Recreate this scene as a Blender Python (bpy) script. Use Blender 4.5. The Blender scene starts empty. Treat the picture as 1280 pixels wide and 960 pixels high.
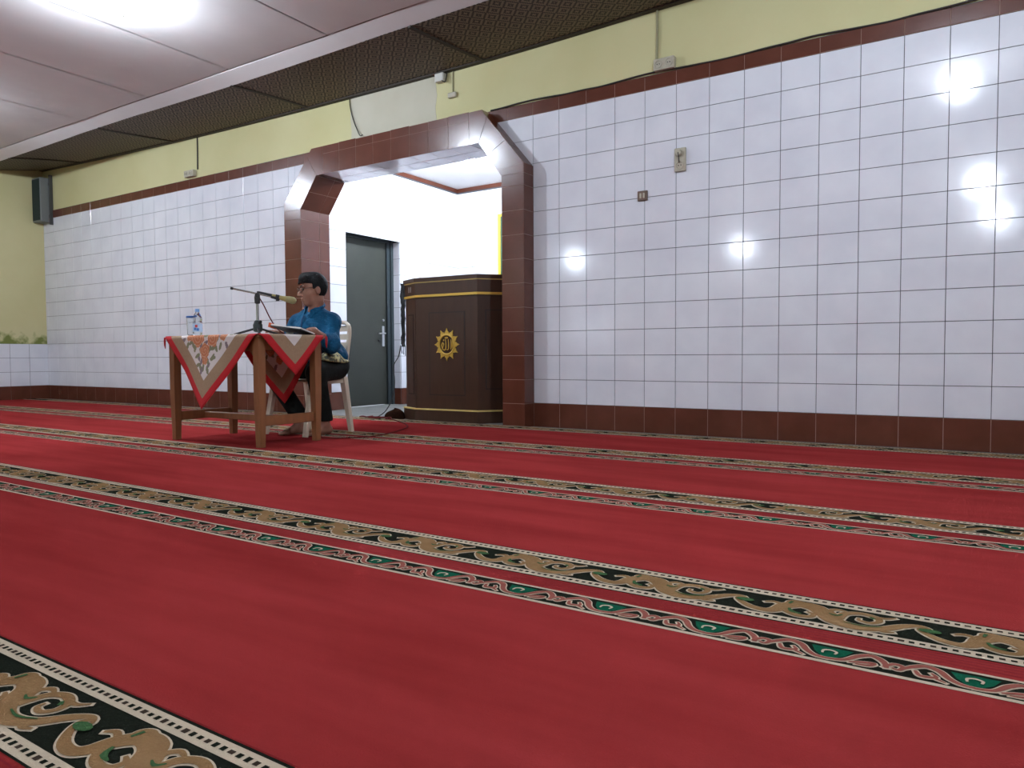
import bpy, math, random
import numpy as np
from mathutils import Vector, Matrix
random.seed(7)
rng = np.random.default_rng(7)
S = bpy.context.scene
COL = S.collection

# ------------------------------------------------------------------ camera
YAW, PITCH, ROLL = 0.570915, -0.039895, -0.005094
fw = Vector((-math.sin(YAW)*math.cos(PITCH), math.cos(YAW)*math.cos(PITCH), math.sin(PITCH)))
rt = fw.cross(Vector((0, 0, 1))).normalized(); up = rt.cross(fw)
r2 = rt*math.cos(ROLL)+up*math.sin(ROLL); u2 = up*math.cos(ROLL)-rt*math.sin(ROLL)
cd = bpy.data.cameras.new('camera'); cam = bpy.data.objects.new('camera', cd); COL.objects.link(cam)
cd.sensor_width = 36; cd.lens = 903.32/1280*36; cd.clip_start = .05; cd.clip_end = 100
M4 = Matrix((r2, u2, -fw)).transposed().to_4x4(); M4.translation = (3.1396, -5.2360, .6042)
cam.matrix_world = M4
S.camera = cam

# ------------------------------------------------------------------ world + view
w = bpy.data.worlds.new('world'); S.world = w; w.use_nodes = True
w.node_tree.nodes['Background'].inputs[0].default_value = (.80, .86, 1.0, 1)
w.node_tree.nodes['Background'].inputs[1].default_value = 1.2
S.view_settings.view_transform = 'Standard'; S.view_settings.look = 'None'
S.view_settings.exposure = 1.39; S.view_settings.gamma = 1
S.view_settings.use_curve_mapping = False
LAMP_E = 600      # emission of each hall bulb
NICHE_E = 840    # emission of the bulb in the niche

# ------------------------------------------------------------------ materials
MATS = {}
def mat(name, col, rough=.6, spec=.5, metal=0, noise=None, bump=None, coat=0, trans=0, emit=None, ior=None, alpha=None, sheen=0):
    """noise=(scale, colour2, contrast, stretch xyz); bump=(scale, strength, distance)"""
    if name in MATS: return MATS[name]
    m = bpy.data.materials.new(name); m.use_nodes = True; nt = m.node_tree; N = nt.nodes; L = nt.links
    b = N['Principled BSDF']
    b.inputs['Base Color'].default_value = (*col, 1); b.inputs['Roughness'].default_value = rough
    b.inputs['Specular IOR Level'].default_value = spec; b.inputs['Metallic'].default_value = metal
    if coat: b.inputs['Coat Weight'].default_value = coat; b.inputs['Coat Roughness'].default_value = .05
    if trans: b.inputs['Transmission Weight'].default_value = trans
    if ior: b.inputs['IOR'].default_value = ior
    if sheen: b.inputs['Sheen Weight'].default_value = sheen
    if alpha is not None: b.inputs['Alpha'].default_value = alpha
    if emit: b.inputs['Emission Color'].default_value = (*emit[0], 1); b.inputs['Emission Strength'].default_value = emit[1]
    def coords(st):
        tc = N.new('ShaderNodeNewGeometry'); mp = N.new('ShaderNodeMapping'); mp.inputs['Scale'].default_value = st
        L.new(tc.outputs['Position'], mp.inputs['Vector']); return mp.outputs[0]
    if noise:
        sc, c2, con, st = noise
        n = N.new('ShaderNodeTexNoise'); n.inputs['Scale'].default_value = sc; n.inputs['Detail'].default_value = 5
        L.new(coords(st), n.inputs['Vector'])
        r = N.new('ShaderNodeValToRGB'); r.color_ramp.elements[0].position = .5-con; r.color_ramp.elements[1].position = .5+con
        r.color_ramp.elements[0].color = (*col, 1); r.color_ramp.elements[1].color = (*c2, 1)
        L.new(n.outputs['Fac'], r.inputs[0]); L.new(r.outputs[0], b.inputs['Base Color'])
    if bump:
        sc, stg, di = bump
        n = N.new('ShaderNodeTexNoise'); n.inputs['Scale'].default_value = sc; n.inputs['Detail'].default_value = 3
        L.new(coords((1, 1, 1)), n.inputs['Vector'])
        bp = N.new('ShaderNodeBump'); bp.inputs['Strength'].default_value = stg; bp.inputs['Distance'].default_value = di
        L.new(n.outputs['Fac'], bp.inputs['Height']); L.new(bp.outputs[0], b.inputs['Normal'])
    MATS[name] = m; return m

ONE = (1, 1, 1)
WHITE_TILE = mat('white_glazed_tile', (.66, .67, .72), .10, .5, noise=(3.2, (.74, .75, .79), .18, ONE), bump=(14, .05, .004))
GROUT = mat('grey_grout', (.07, .07, .075), .9)
BROWN_TILE = mat('brown_glazed_tile', (.088, .025, .013), .21, .5, noise=(5, (.115, .035, .020), .2, ONE), bump=(16, .05, .004))
PALE_GROUT = mat('pale_brown_grout', (.27, .165, .125), .85)
YELLOW = mat('yellow_wall_paint', (.54, .50, .255), .75, .3, noise=(1.4, (.60, .56, .31), .2, ONE), bump=(30, .15, .004))
BARE = mat('bare_grey_plaster', (.50, .47, .36), .85, .2, noise=(2.5, (.56, .53, .42), .2, ONE), bump=(30, .2, .004))
CEIL_WHITE = mat('white_ceiling_board', (.60, .57, .56), .7, .3, noise=(2.2, (.66, .63, .61), .25, (1, .5, 1)), bump=(6, .2, .01))
DARKWOOD = mat('dark_batten_wood', (.035, .026, .018), .7)
BAMBOO_A = mat('light_bamboo_strip', (.165, .125, .08), .55)
BAMBOO_B = mat('dark_bamboo_strip', (.030, .020, .013), .6)
FLOOR = mat('dark_screed_floor', (.09, .07, .06), .7, noise=(8, (.12, .1, .09), .2, ONE))
NICHE_FLOOR = mat('grey_niche_floor_tile', (.145, .148, .138), .45, noise=(4, (.175, .178, .165), .2, ONE))
RED = mat('red_carpet_pile', (.215, .021, .020), 1.0, .0, noise=(3.6, (.29, .033, .033), .20, (.30, 1.7, 1)), bump=(260, .5, .004))
CBLACK = mat('black_carpet_pile', (.012, .014, .010), 1, 0, bump=(260, .5, .004))
CCREAM = mat('cream_carpet_pile', (.50, .41, .30), 1, 0, bump=(260, .5, .004))
CTAN = mat('tan_carpet_pile', (.22, .125, .055), 1, 0, noise=(14, (.26, .155, .075), .2, ONE), bump=(260, .5, .004))
CGREEN = mat('green_carpet_pile', (.045, .10, .04), 1, 0, bump=(260, .5, .004))
CEMER = mat('emerald_carpet_pile', (.008, .085, .045), 1, 0, bump=(260, .5, .004))
CPINK = mat('pink_carpet_pile', (.27, .085, .065), 1, 0, bump=(260, .5, .004))
CDOT = mat('dark_brown_carpet_pile', (.035, .022, .014), .95, .1)
CRED2 = mat('light_red_carpet_line', (.42, .05, .055), .95, .1)
WOOD = mat('varnished_orange_wood', (.29, .12, .045), .45, .4, noise=(9, (.20, .08, .03), .3, (3, 3, .4)))
MBROWN = mat('dark_carved_wood', (.034, .014, .007), .4, .4, noise=(7, (.052, .022, .011), .3, (3, 3, .35)))
MGROOVE = mat('dark_wood_groove', (.018, .008, .005), .6)
GOLD = mat('gold_paint', (.60, .40, .07), .4, .5, .35)
GOLDP = mat('pale_gold_paint', (.62, .48, .16), .5)
DOORM = mat('dark_green_steel_door', (.023, .026, .020), .45, .4, noise=(3, (.033, .036, .028), .25, ONE))
DOORF = mat('blue_grey_door_frame', (.022, .032, .036), .4, .5)
STEEL = mat('brushed_steel', (.55, .56, .58), .3, .5, .9)
CHROME = mat('worn_chrome', (.42, .42, .40), .25, .5, .9)
BLACKPL = mat('black_plastic', (.014, .015, .017), .45)
GREYPL = mat('grey_plastic', (.20, .20, .18), .5)
CREAMPL = mat('cream_chair_plastic', (.68, .58, .45), .4, .4)
IVORY = mat('ivory_socket_plastic', (.50, .46, .36), .45, noise=(30, (.40, .36, .27), .3, ONE))
BROWNPL = mat('brown_switch_plastic', (.15, .10, .07), .45)
SPGRILLE = mat('dark_green_speaker_cloth', (.012, .026, .022), .9)
SPBODY = mat('grey_speaker_case', (.16, .17, .16), .55)
CABLE_D = mat('dark_cable', (.025, .02, .018), .6)
CABLE_P = mat('painted_cable', (.30, .28, .16), .7)
CABLE_R = mat('red_brown_cable', (.11, .016, .016), .9, .1)
SKIN = mat('brown_skin', (.33, .165, .11), .5, .35, noise=(25, (.28, .135, .09), .3, ONE))
HAIR = mat('black_hair', (.007, .008, .009), .7, .2, bump=(90, .6, .01))
SHIRT = mat('blue_cotton_shirt', (.006, .100, .210), .8, .2, noise=(11, (.004, .060, .135), .16, (1, 1, .7)), bump=(16, .9, .04))  # darker blue noise puts the shade of the folds into the cloth colour
SHIRT_D = mat('dark_blue_seam', (.004, .05, .13), .85)
TROUSER = mat('black_trousers', (.008, .010, .009), .85, .2, bump=(20, .5, .02))
BATIKY = mat('batik_cloth', (.06, .06, .04), .8, noise=(30, (.50, .44, .20), .06, ONE))
BLACKCL = mat('black_cloth', (.012, .013, .016), .85, bump=(25, .5, .02))
DKBROWNCL = mat('dark_brown_cloth', (.018, .008, .005), 1, 0, bump=(25, .5, .02))
CLRED = mat('red_cloth_border', (.50, .022, .028), .8, .2)
CLBEIGE = mat('beige_linen', (.36, .25, .155), .85, .2, noise=(60, (.31, .21, .13), .3, ONE))
CLWHITE = mat('white_linen', (.66, .61, .58), .85, .2)
CLORANGE = mat('orange_rose_print', (.52, .185, .085), .85, .2)
CLORANGE2 = mat('pale_rose_print', (.62, .33, .20), .85, .2)
CLGREEN = mat('sage_leaf_print', (.22, .22, .13), .85, .2)
CLPURPLE = mat('grey_bud_print', (.22, .17, .18), .85, .2)
GLASS = mat('clear_glass', (.95, .97, .98), .03, .5, trans=1, ior=1.35)
PETM = mat('clear_bottle_plastic', (.93, .96, .98), .06, .5, trans=1, ior=1.25)
BLUEPL = mat('blue_plastic', (.02, .12, .42), .4)
LABELM = mat('pale_blue_bottle_label', (.45, .60, .78), .5)
LABELR = mat('red_bottle_mark', (.6, .05, .05), .5)
LABELB = mat('blue_bottle_mark', (.05, .2, .55), .5)
PAPER = mat('book_paper', (.75, .73, .68), .8)
ORANGE = mat('orange_cover', (.75, .13, .04), .6)
MICGOLD = mat('gold_microphone_body', (.42, .36, .14), .35, .5, .6)
MICGRILLE = mat('gold_microphone_grille', (.36, .32, .15), .5, .5, .5, bump=(400, 1, .004))
FRAMEY = mat('yellow_picture_frame', (.65, .46, .05), .45)
GLASSLENS = mat('spectacle_lens', (.9, .9, .92), .02, .5, trans=1, ior=1.05)
BULB = mat('lit_bulb', (1, 1, 1), .5, emit=((.84, .95, 1.10), LAMP_E))
BULBN = mat('lit_niche_bulb', (1, 1, 1), .5, emit=((.84, .95, 1.10), NICHE_E))
PANE = mat('window_glass', (.9, .95, .95), .02, .5, trans=1, ior=1.02)
WALLFAR = mat('far_wall_paint', (.50, .50, .42), .8)

def stained_yellow():
    """yellow paint with mossy damp stains that rise irregularly from the tiles on the side wall"""
    m = YELLOW.copy(); m.name = 'damp_stained_yellow_paint'; nt = m.node_tree; N = nt.nodes; L = nt.links
    b = N['Principled BSDF']; src = b.inputs['Base Color'].links[0].from_socket
    g = N.new('ShaderNodeNewGeometry'); sx = N.new('ShaderNodeSeparateXYZ'); L.new(g.outputs['Position'], sx.inputs[0])
    n = N.new('ShaderNodeTexNoise'); n.inputs['Scale'].default_value = 7; n.inputs['Detail'].default_value = 6; L.new(g.outputs['Position'], n.inputs['Vector'])
    mr = N.new('ShaderNodeMapRange'); mr.inputs[1].default_value = .80; mr.inputs[2].default_value = 1.10; mr.inputs[3].default_value = .30; mr.inputs[4].default_value = -.16
    L.new(sx.outputs['Z'], mr.inputs[0])
    ad = N.new('ShaderNodeMath'); ad.operation = 'ADD'; L.new(n.outputs['Fac'], ad.inputs[0]); L.new(mr.outputs[0], ad.inputs[1])
    r = N.new('ShaderNodeValToRGB'); r.color_ramp.elements[0].position = .60; r.color_ramp.elements[1].position = .78
    L.new(ad.outputs[0], r.inputs[0])
    mx = N.new('ShaderNodeMix'); mx.data_type = 'RGBA'; L.new(r.outputs[0], mx.inputs[0]); L.new(src, mx.inputs[6]); mx.inputs[7].default_value = (.17, .20, .05, 1)
    L.new(mx.outputs[2], b.inputs['Base Color']); return m
YELLOW_ST = stained_yellow()

# ------------------------------------------------------------------ mesh helpers
class MB:
    def __init__(s): s.v = []; s.f = []; s.m = []
    def add(s, vs, fs, mi=0):
        o = len(s.v); s.v += [tuple(map(float, q)) for q in vs]; s.f += [tuple(i+o for i in f) for f in fs]; s.m += [mi]*len(fs); return s
    def box(s, a, b, mi=0, bev=0):
        (x0, y0, z0), (x1, y1, z1) = a, b
        if bev <= 0:
            return s.add([(x0,y0,z0),(x1,y0,z0),(x1,y1,z0),(x0,y1,z0),(x0,y0,z1),(x1,y0,z1),(x1,y1,z1),(x0,y1,z1)],
                  [(0,3,2,1),(4,5,6,7),(0,1,5,4),(1,2,6,5),(2,3,7,6),(3,0,4,7)], mi)
        e = bev; vs = []; idx = {}
        for X in (0, 1):
            for Y in (0, 1):
                for Z in (0, 1):
                    c = (x1 if X else x0, y1 if Y else y0, z1 if Z else z0); d = (-e if X else e, -e if Y else e, -e if Z else e)
                    for k in range(3):
                        q = [c[i]+(0 if i == k else d[i]) for i in range(3)]; idx[(X, Y, Z, k)] = len(vs); vs.append(q)
        fs = []
        for k, order in ((0, [(0,0),(1,0),(1,1),(0,1)]), (1, [(0,0),(1,0),(1,1),(0,1)]), (2, [(0,0),(1,0),(1,1),(0,1)])):
            for sd in (0, 1):
                q = []
                for p in order:
                    c = [0, 0, 0]; j = 0
                    for i in range(3):
                        if i == k: c[i] = sd
                        else: c[i] = p[j]; j += 1
                    q.append(idx[(*c, k)])
                if (sd == 0) != (k == 1): q = q[::-1]
                fs.append(tuple(q))
        for k in range(3):      # edges parallel to axis k
            o = [i for i in range(3) if i != k]
            for p in (0, 1):
                for r in (0, 1):
                    c0 = [0, 0, 0]; c0[o[0]] = p; c0[o[1]] = r; c1 = list(c0); c1[k] = 1
                    fs.append((idx[(*c0, o[0])], idx[(*c0, o[1])], idx[(*c1, o[1])], idx[(*c1, o[0])]))
        for X in (0, 1):
            for Y in (0, 1):
                for Z in (0, 1): fs.append(tuple(idx[(X, Y, Z, k)] for k in range(3)))
        return s.add(vs, fs, mi)
    def bar(s, p, q, wx, wy, wx2=None, wy2=None, mi=0, upv=(0, 0, 1)):
        """straight bar of rectangular section from p to q"""
        p, q = Vector(p), Vector(q); d = (q-p).normalized(); u = Vector(upv)
        if abs(d.dot(u)) > .95: u = Vector((0, 1, 0))
        a = d.cross(u).normalized(); b = a.cross(d).normalized()
        wx2 = wx if wx2 is None else wx2; wy2 = wy if wy2 is None else wy2
        vs = [p-a*wx/2-b*wy/2, p+a*wx/2-b*wy/2, p+a*wx/2+b*wy/2, p-a*wx/2+b*wy/2, q-a*wx2/2-b*wy2/2, q+a*wx2/2-b*wy2/2, q+a*wx2/2+b*wy2/2, q-a*wx2/2+b*wy2/2]
        return s.add(vs, [(0,1,2,3),(7,6,5,4),(0,4,5,1),(1,5,6,2),(2,6,7,3),(3,7,4,0)], mi)
    def tube(s, pts, r, n=8, mi=0, closed=False, flat=1.0):
        P = [Vector(p) for p in pts]; R = r if hasattr(r, '__len__') else [r]*len(P)
        vs = []; fs = []; prev = None; m = len(P)
        for i, p in enumerate(P):
            if closed: t = (P[(i+1) % m]-P[i-1])
            else: t = P[min(i+1, m-1)]-P[max(i-1, 0)]
            t = t.normalized() if t.length > 0 else Vector((0, 0, 1))
            if prev is None:
                u = Vector((0, 0, 1)) if abs(t.z) < .9 else Vector((0, 1, 0)); a = t.cross(u).normalized()
            else:
                a = (prev-t*prev.dot(t)).normalized()
            prev = a; b = t.cross(a)
            for k in range(n):
                an = 2*math.pi*k/n; vs.append(p+a*math.cos(an)*R[i]+b*math.sin(an)*R[i]*flat)
        for i in range(m if closed else m-1):
            j = (i+1) % m
            for k in range(n): fs.append((i*n+k, i*n+(k+1) % n, j*n+(k+1) % n, j*n+k))
        if not closed: fs += [tuple(range(n))[::-1], tuple((m-1)*n+k for k in range(n))]
        return s.add(vs, fs, mi)
    def lathe(s, prof, c, n=20, mi=0, axis=(0, 0, 1)):
        ax = Vector(axis).normalized(); u = Vector((1, 0, 0)) if abs(ax.x) < .9 else Vector((0, 1, 0)); a = (u-ax*u.dot(ax)).normalized(); b = ax.cross(a); c = Vector(c)
        vs = []; fs = []
        for r, h in prof:
            for k in range(n):
                an = 2*math.pi*k/n; vs.append(c+ax*h+(a*math.cos(an)+b*math.sin(an))*max(r, 1e-5))
        for i in range(len(prof)-1):
            for k in range(n): fs.append((i*n+k, i*n+(k+1) % n, (i+1)*n+(k+1) % n, (i+1)*n+k))
        if prof[0][0] > 1e-4: fs.append(tuple(range(n))[::-1])
        if prof[-1][0] > 1e-4: fs.append(tuple((len(prof)-1)*n+k for k in range(n)))
        return s.add(vs, fs, mi)
    def prism(s, poly, lo, hi, axis=2, mi=0):
        """extrude a 2D polygon along an axis; poly coords are the other two axes in order"""
        n = len(poly); vs = []
        for h in (lo, hi):
            for p in poly:
                q = list(p); q.insert(axis, h); vs.append(q)
        ar = sum(poly[i][0]*poly[(i+1) % n][1]-poly[(i+1) % n][0]*poly[i][1] for i in range(n))
        flip = (ar < 0) != (axis == 1)
        fs = [tuple(range(n))[::-1], tuple(range(n, 2*n))]+[(i, (i+1) % n, n+(i+1) % n, n+i) for i in range(n)]
        if flip: fs = [f[::-1] for f in fs]
        return s.add(vs, fs, mi)
    def mesh(s, name, mats):
        me = bpy.data.meshes.new(name); me.from_pydata(s.v, [], s.f)
        for m in (mats if isinstance(mats, (list, tuple)) else [mats]): me.materials.append(m)
        if any(s.m): me.polygons.foreach_set('material_index', s.m)
        me.update(); return me
    def build(s, name, mats, parent=None, smooth=False, loc=None):
        me = s.mesh(name, mats)
        if smooth: shade(me)
        return link(name, me, parent, loc)
def shade(me, ang=40):
    me.polygons.foreach_set('use_smooth', [True]*len(me.polygons))
    try: me.set_sharp_from_angle(angle=math.radians(ang))
    except Exception: pass
def link(name, me, parent=None, loc=None, rot=None):
    o = bpy.data.objects.new(name, me); COL.objects.link(o)
    if parent is not None: o.parent = parent
    if loc is not None: o.location = loc
    if rot is not None: o.rotation_euler = rot
    return o
def put(o, parent): o.parent = parent; o.matrix_parent_inverse = parent.matrix_basis.inverted(); return o
def tag(o, label, cat=None, group=None, kind=None):
    o['label'] = label
    if cat: o['category'] = cat
    if group: o['group'] = group
    if kind: o['kind'] = kind
    return o
def struct(o, label=None):
    o['kind'] = 'structure'
    if label: o['label'] = label
    return o
def empty(name, loc=(0, 0, 0)):
    return link(name, None, None, loc)
class Local:
    """build parts given in world coordinates under an Empty that stands at the thing's base"""
    def __init__(s, name, loc): s.e = empty(name, loc); s.l = Vector(loc)
    def part(s, mb, name, mats, smooth=False, under=None):
        me = mb.mesh(name, mats); me.transform(Matrix.Translation(-s.l))
        if smooth: shade(me)
        return link(name, me, under or s.e)
def smoothline(pts, n=8, closed=False):
    P = [np.array(p, float) for p in pts]; m = len(P); out = []
    rngi = range(m if closed else m-1)
    for i in rngi:
        if closed: a, b, c, d = P[i-1], P[i], P[(i+1) % m], P[(i+2) % m]
        else: a, b, c, d = P[max(i-1, 0)], P[i], P[i+1], P[min(i+2, m-1)]
        for k in range(n):
            t = k/n; out.append(.5*((2*b)+(-a+c)*t+(2*a-5*b+4*c-d)*t*t+(-a+3*b-3*c+d)*t**3))
    if not closed: out.append(P[-1])
    return out

# ------------------------------------------------------------------ room constants
XL, XR, YB = -8.29, 6.0, -13.5       # side walls, back wall
TW, TH = .2478, .2                   # wall tile
TD = .006                            # how far a tile stands in front of its bed
AX0, AX1, AD = -2.92, 0.0, .155      # arch: outer edges and how far it stands out
NX0, NX1, NY = -2.87, .02, 2.76      # niche: side walls and back wall
REV = .235                           # back of the arch reveal
ZC = 3.19                            # white ceiling
CT = .012                            # carpet thickness

TILE_CACHE = {}
def tile_mesh(wd, ht, m, name='tile'):
    """tile lying in local XZ, front towards -Y, centred"""
    k = (round(wd, 4), round(ht, 4), m.name)
    if k in TILE_CACHE: return TILE_CACHE[k]
    g = .0019; e = .0010; x, z = wd/2-g, ht/2-g
    vs = [(-x,0,-z),(x,0,-z),(x,0,z),(-x,0,z),(-x,-TD+e,-z),(x,-TD+e,-z),(x,-TD+e,z),(-x,-TD+e,z),(-x+e,-TD,-z+e),(x-e,-TD,-z+e),(x-e,-TD,z-e),(-x+e,-TD,z-e)]
    fs = [(8,9,10,11)]+[(a, b, b+4, a+4) for a, b in ((0,1),(1,2),(2,3),(3,0))]+[(a, b, b+4, a+4) for a, b in ((4,5),(5,6),(6,7),(7,4))]
    me = bpy.data.meshes.new(name); me.from_pydata(vs, [], fs); me.materials.append(m); me.update(); TILE_CACHE[k] = me; return me
def tile(name, parent, m, wd, ht, c, rz=0, rx=0, jit=.0016):
    o = link(name, tile_mesh(wd, ht, m), parent, c, (rx+random.uniform(-jit, jit), 0, rz+random.uniform(-jit, jit))); return o

# ------------------------------------------------------------------ front wall
zb, zt = .2, .2+12*TH                 # white tiling from baseboard to trim (2.6)
def cols(x0, x1, start, step=TW):
    """column edges on a grid through start, clipped to x0..x1"""
    k0 = math.floor((x0-start)/step+1e-6); e = []; k = k0
    while True:
        a, b = start+k*step, start+(k+1)*step; a2, b2 = max(a, x0), min(b, x1)
        if a2 >= x1-1e-6: break
        if b2-a2 > .02: e.append((a2, b2))
        k += 1
    return e
def clip_poly(poly, nx, nz, d):
    """keep nx*x+nz*z <= d"""
    out = []
    for i in range(len(poly)):
        p, q = poly[i], poly[(i+1) % len(poly)]; a = nx*p[0]+nz*p[1]-d; b = nx*q[0]+nz*q[1]-d
        if a <= 0: out.append(p)
        if a*b < 0: t = a/(a-b); out.append((p[0]+(q[0]-p[0])*t, p[1]+(q[1]-p[1])*t))
    return out
wfr = struct(MB().box((AX1-.2, 0, 0), (XR, .15, zt+.11)).prism([(AX1-.2, 2.2), (AX1-.2, zt+.11), (AX1-.47, zt+.11), (AX1-.47, 2.45)], 0, .15, 1).build('wall_front_right', GROUT), 'white tiled wall to the right of the brown arch')
wfl = struct(MB().box((XL, 0, 0), (AX0+.2, .15, zt+.11)).prism([(AX0+.2, 2.2), (AX0+.47, 2.45), (AX0+.47, zt+.11), (AX0+.2, zt+.11)], 0, .15, 1).build('wall_front_left', GROUT), 'white tiled wall to the left of the brown arch')
def wall_tiles(parent, x0, x1, start):
    for a, b in cols(x0, x1, start):
        for r in range(12):
            za = zb+r*TH
            tile('tile', parent, WHITE_TILE, b-a, TH, ((a+b)/2, 0, za+TH/2))
wall_tiles(wfr, AX1, XR, 0)
wall_tiles(wfl, XL, AX0, -4.26)
# cut tiles in the triangles above the arch chamfers
def cut_tiles(parent, x0, x1, start, nx, nz, d):
    for a, b in cols(x0, x1, start):
        for r in range(9, 12):
            za = zb+r*TH; g = .0018
            p = clip_poly([(a+g, za+g), (b-g, za+g), (b-g, za+TH-g), (a+g, za+TH-g)], nx, nz, d)
            if len(p) > 2: MB().prism(p, -TD, 0, 1).build('tile', WHITE_TILE, parent)
# chamfer line right: (0,2.18) -> (-.42,2.68); keep the side away from the opening
cut_tiles(wfr, -.45, 0, 0, -.50, -.42, -(.50*0+.42*2.18))
cut_tiles(wfl, AX0, AX0+.45, -4.26, .50, -.42, .50*AX0-.42*2.18)

# yellow plaster above (uneven top is hidden by the ceiling)
top = MB().box((XL, .002, zt+.10), (XR, .15, 3.45)).build('wall_front_top', YELLOW); struct(top, 'yellow painted plaster band above the tiles')
# unpainted plaster patch with an irregular edge, a skim coat 2 mm thick
pp = [(-2.10, 2.70), (-2.09, 2.82), (-2.105, 2.95), (-2.09, 3.2), (-1.5, 3.24), (-1.0, 3.22), (-1.03, 3.08), (-1.015, 2.96), (-1.035, 2.86), (-1.02, 2.70)]
MB().prism(pp, -.0005, .004, 1).build('plaster_patch', BARE, top)['label'] = 'bare grey-beige plaster patch'

# brown trim course above the tiles, tile by tile
t1 = struct(MB().box((XL, -.0085, zt), (XR, .0, zt+.098)).build('trim_1', PALE_GROUT), 'brown tile course above the white tiles')
for a, b in cols(XL, AX0+.44, -4.26)+cols(AX1-.47, XR, 0):
    tile('trim_tile', t1, BROWN_TILE, b-a, .105+random.uniform(-.004, .004), ((a+b)/2, -.004, zt+.053))
def baseboard(name, rects, label):
    o = None
    for i, (p, q, rz, st) in enumerate(rects):
        L = (Vector(q)-Vector(p)).length; d = (Vector(q)-Vector(p)).normalized(); nrm = Vector((d.y, -d.x, 0))
        mb = MB(); mb.bar(Vector(p)+Vector((0, 0, .1))+nrm*.0025, Vector(q)+Vector((0, 0, .1))+nrm*.0025, .006, .198)
        b = mb.build(name, PALE_GROUT); struct(b, label)
        for a, c in cols(0, L, st):
            m = Vector(p)+d*((a+c)/2)+nrm*.001; tile('baseboard_tile', b, BROWN_TILE, c-a, .2, (m.x, m.y, .1), math.atan2(d.y, d.x))
        o = b
    return o
baseboard('baseboard_front_right', [((AX1, 0, 0), (XR, 0, 0), 0, 0)], 'brown tile skirting under the right white tiles')
baseboard('baseboard_front_left', [((XL, 0, 0), (AX0, 0, 0), 0, -4.26-XL)], 'brown tile skirting under the left white tiles')

# ------------------------------------------------------------------ left side wall
wl = struct(MB().box((XL-.15, YB, 0), (XL, .15, 3.45)).build('wall_left', YELLOW_ST), 'yellow side wall with damp stains above low white tiles')
for k in range(3):
    for a, b in cols(-1.5, 0, 0):
        tile('tile', wl, WHITE_TILE, b-a, TH, (XL+.001, (a+b)/2, .2+k*TH+TH/2), math.pi/2)
MB().box((XL, YB, 0), (XL+.004, -1.5, .8)).build('tile_field', WHITE_TILE, wl)
MB().box((XL, -1.5, .2), (XL+.002, 0, .8)).build('grout_bed', GROUT, wl)
bl = struct(MB().box((XL, YB, 0), (XL+.003, 0, .2)).build('baseboard_left', PALE_GROUT), 'brown tile skirting of the side wall')
for a, b in cols(-3.5, 0, 0): tile('baseboard_tile', bl, BROWN_TILE, b-a, .2, (XL+.002, (a+b)/2, .1), math.pi/2)

# ------------------------------------------------------------------ right and back walls (out of view, they close the hall)
struct(MB().box((XR, YB, 0), (XR+.15, .15, 3.45)).build('wall_right', WALLFAR), 'plain side wall opposite the yellow one')
wb = MB()
for a, b in (((XL-.15, YB-.15, 0), (-6.95, YB, 3.45)), ((-5.6, YB-.15, 0), (XR+.15, YB, 3.45)), ((-6.95, YB-.15, 0), (-5.6, YB, .7)), ((-6.95, YB-.15, 2.0), (-5.6, YB, 3.45))): wb.box(a, b)
struct(wb.build('wall_back', WALLFAR), 'plain back wall with one window')
w1 = MB()
for a, b in (((-6.95, YB-.1, .7), (-6.89, YB-.04, 2)), ((-5.66, YB-.1, .7), (-5.6, YB-.04, 2)), ((-6.89, YB-.1, .7), (-5.66, YB-.04, .76)), ((-6.89, YB-.1, 1.94), (-5.66, YB-.04, 2)), ((-6.31, YB-.1, .76), (-6.25, YB-.04, 1.94))): w1.box(a, b)
w1 = struct(w1.build('window_1', WOOD), 'wooden window in the back wall')
for a, b in ((-6.89, -6.31), (-6.25, -5.66)): MB().box((a, YB-.075, .76), (b, YB-.07, 1.94)).build('pane', PANE, w1)

# ------------------------------------------------------------------ floor
struct(MB().box((XL-.15, YB-.15, -.1), (XR+.15, .15, 0)).build('floor', FLOOR), 'dark floor under the carpets')
nf = struct(MB().box((NX0-.2, .15, -.1), (NX1+.15, NY+.15, -.002)).build('floor_niche', GROUT), 'grey tiled floor of the niche')
fi = MB().box((-.1485, -.1485, -.004), (.1485, .1485, .004), bev=.002).mesh('floor_tile', NICHE_FLOOR)
for i in range(9):
    for j in range(9):
        y = .31+.3*j
        link('floor_tile', fi, nf, (NX0-.02+.165+.3*i, y, -.003))
MB().box((AX0+.25, .0, -.004), (AX1-.22, .16, .0015)).build('threshold', NICHE_FLOOR, nf)

# ------------------------------------------------------------------ the arch
F0 = AD-TD           # bed depth of the front tiles
zi0, zi1, zo0, zo1 = 2.10, 2.405, 2.18, 2.68
iL, iR, cL, cR = -2.67, -.22, -2.435, -.45
b = MB()
BD = .0018; FB = AD-BD
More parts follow.
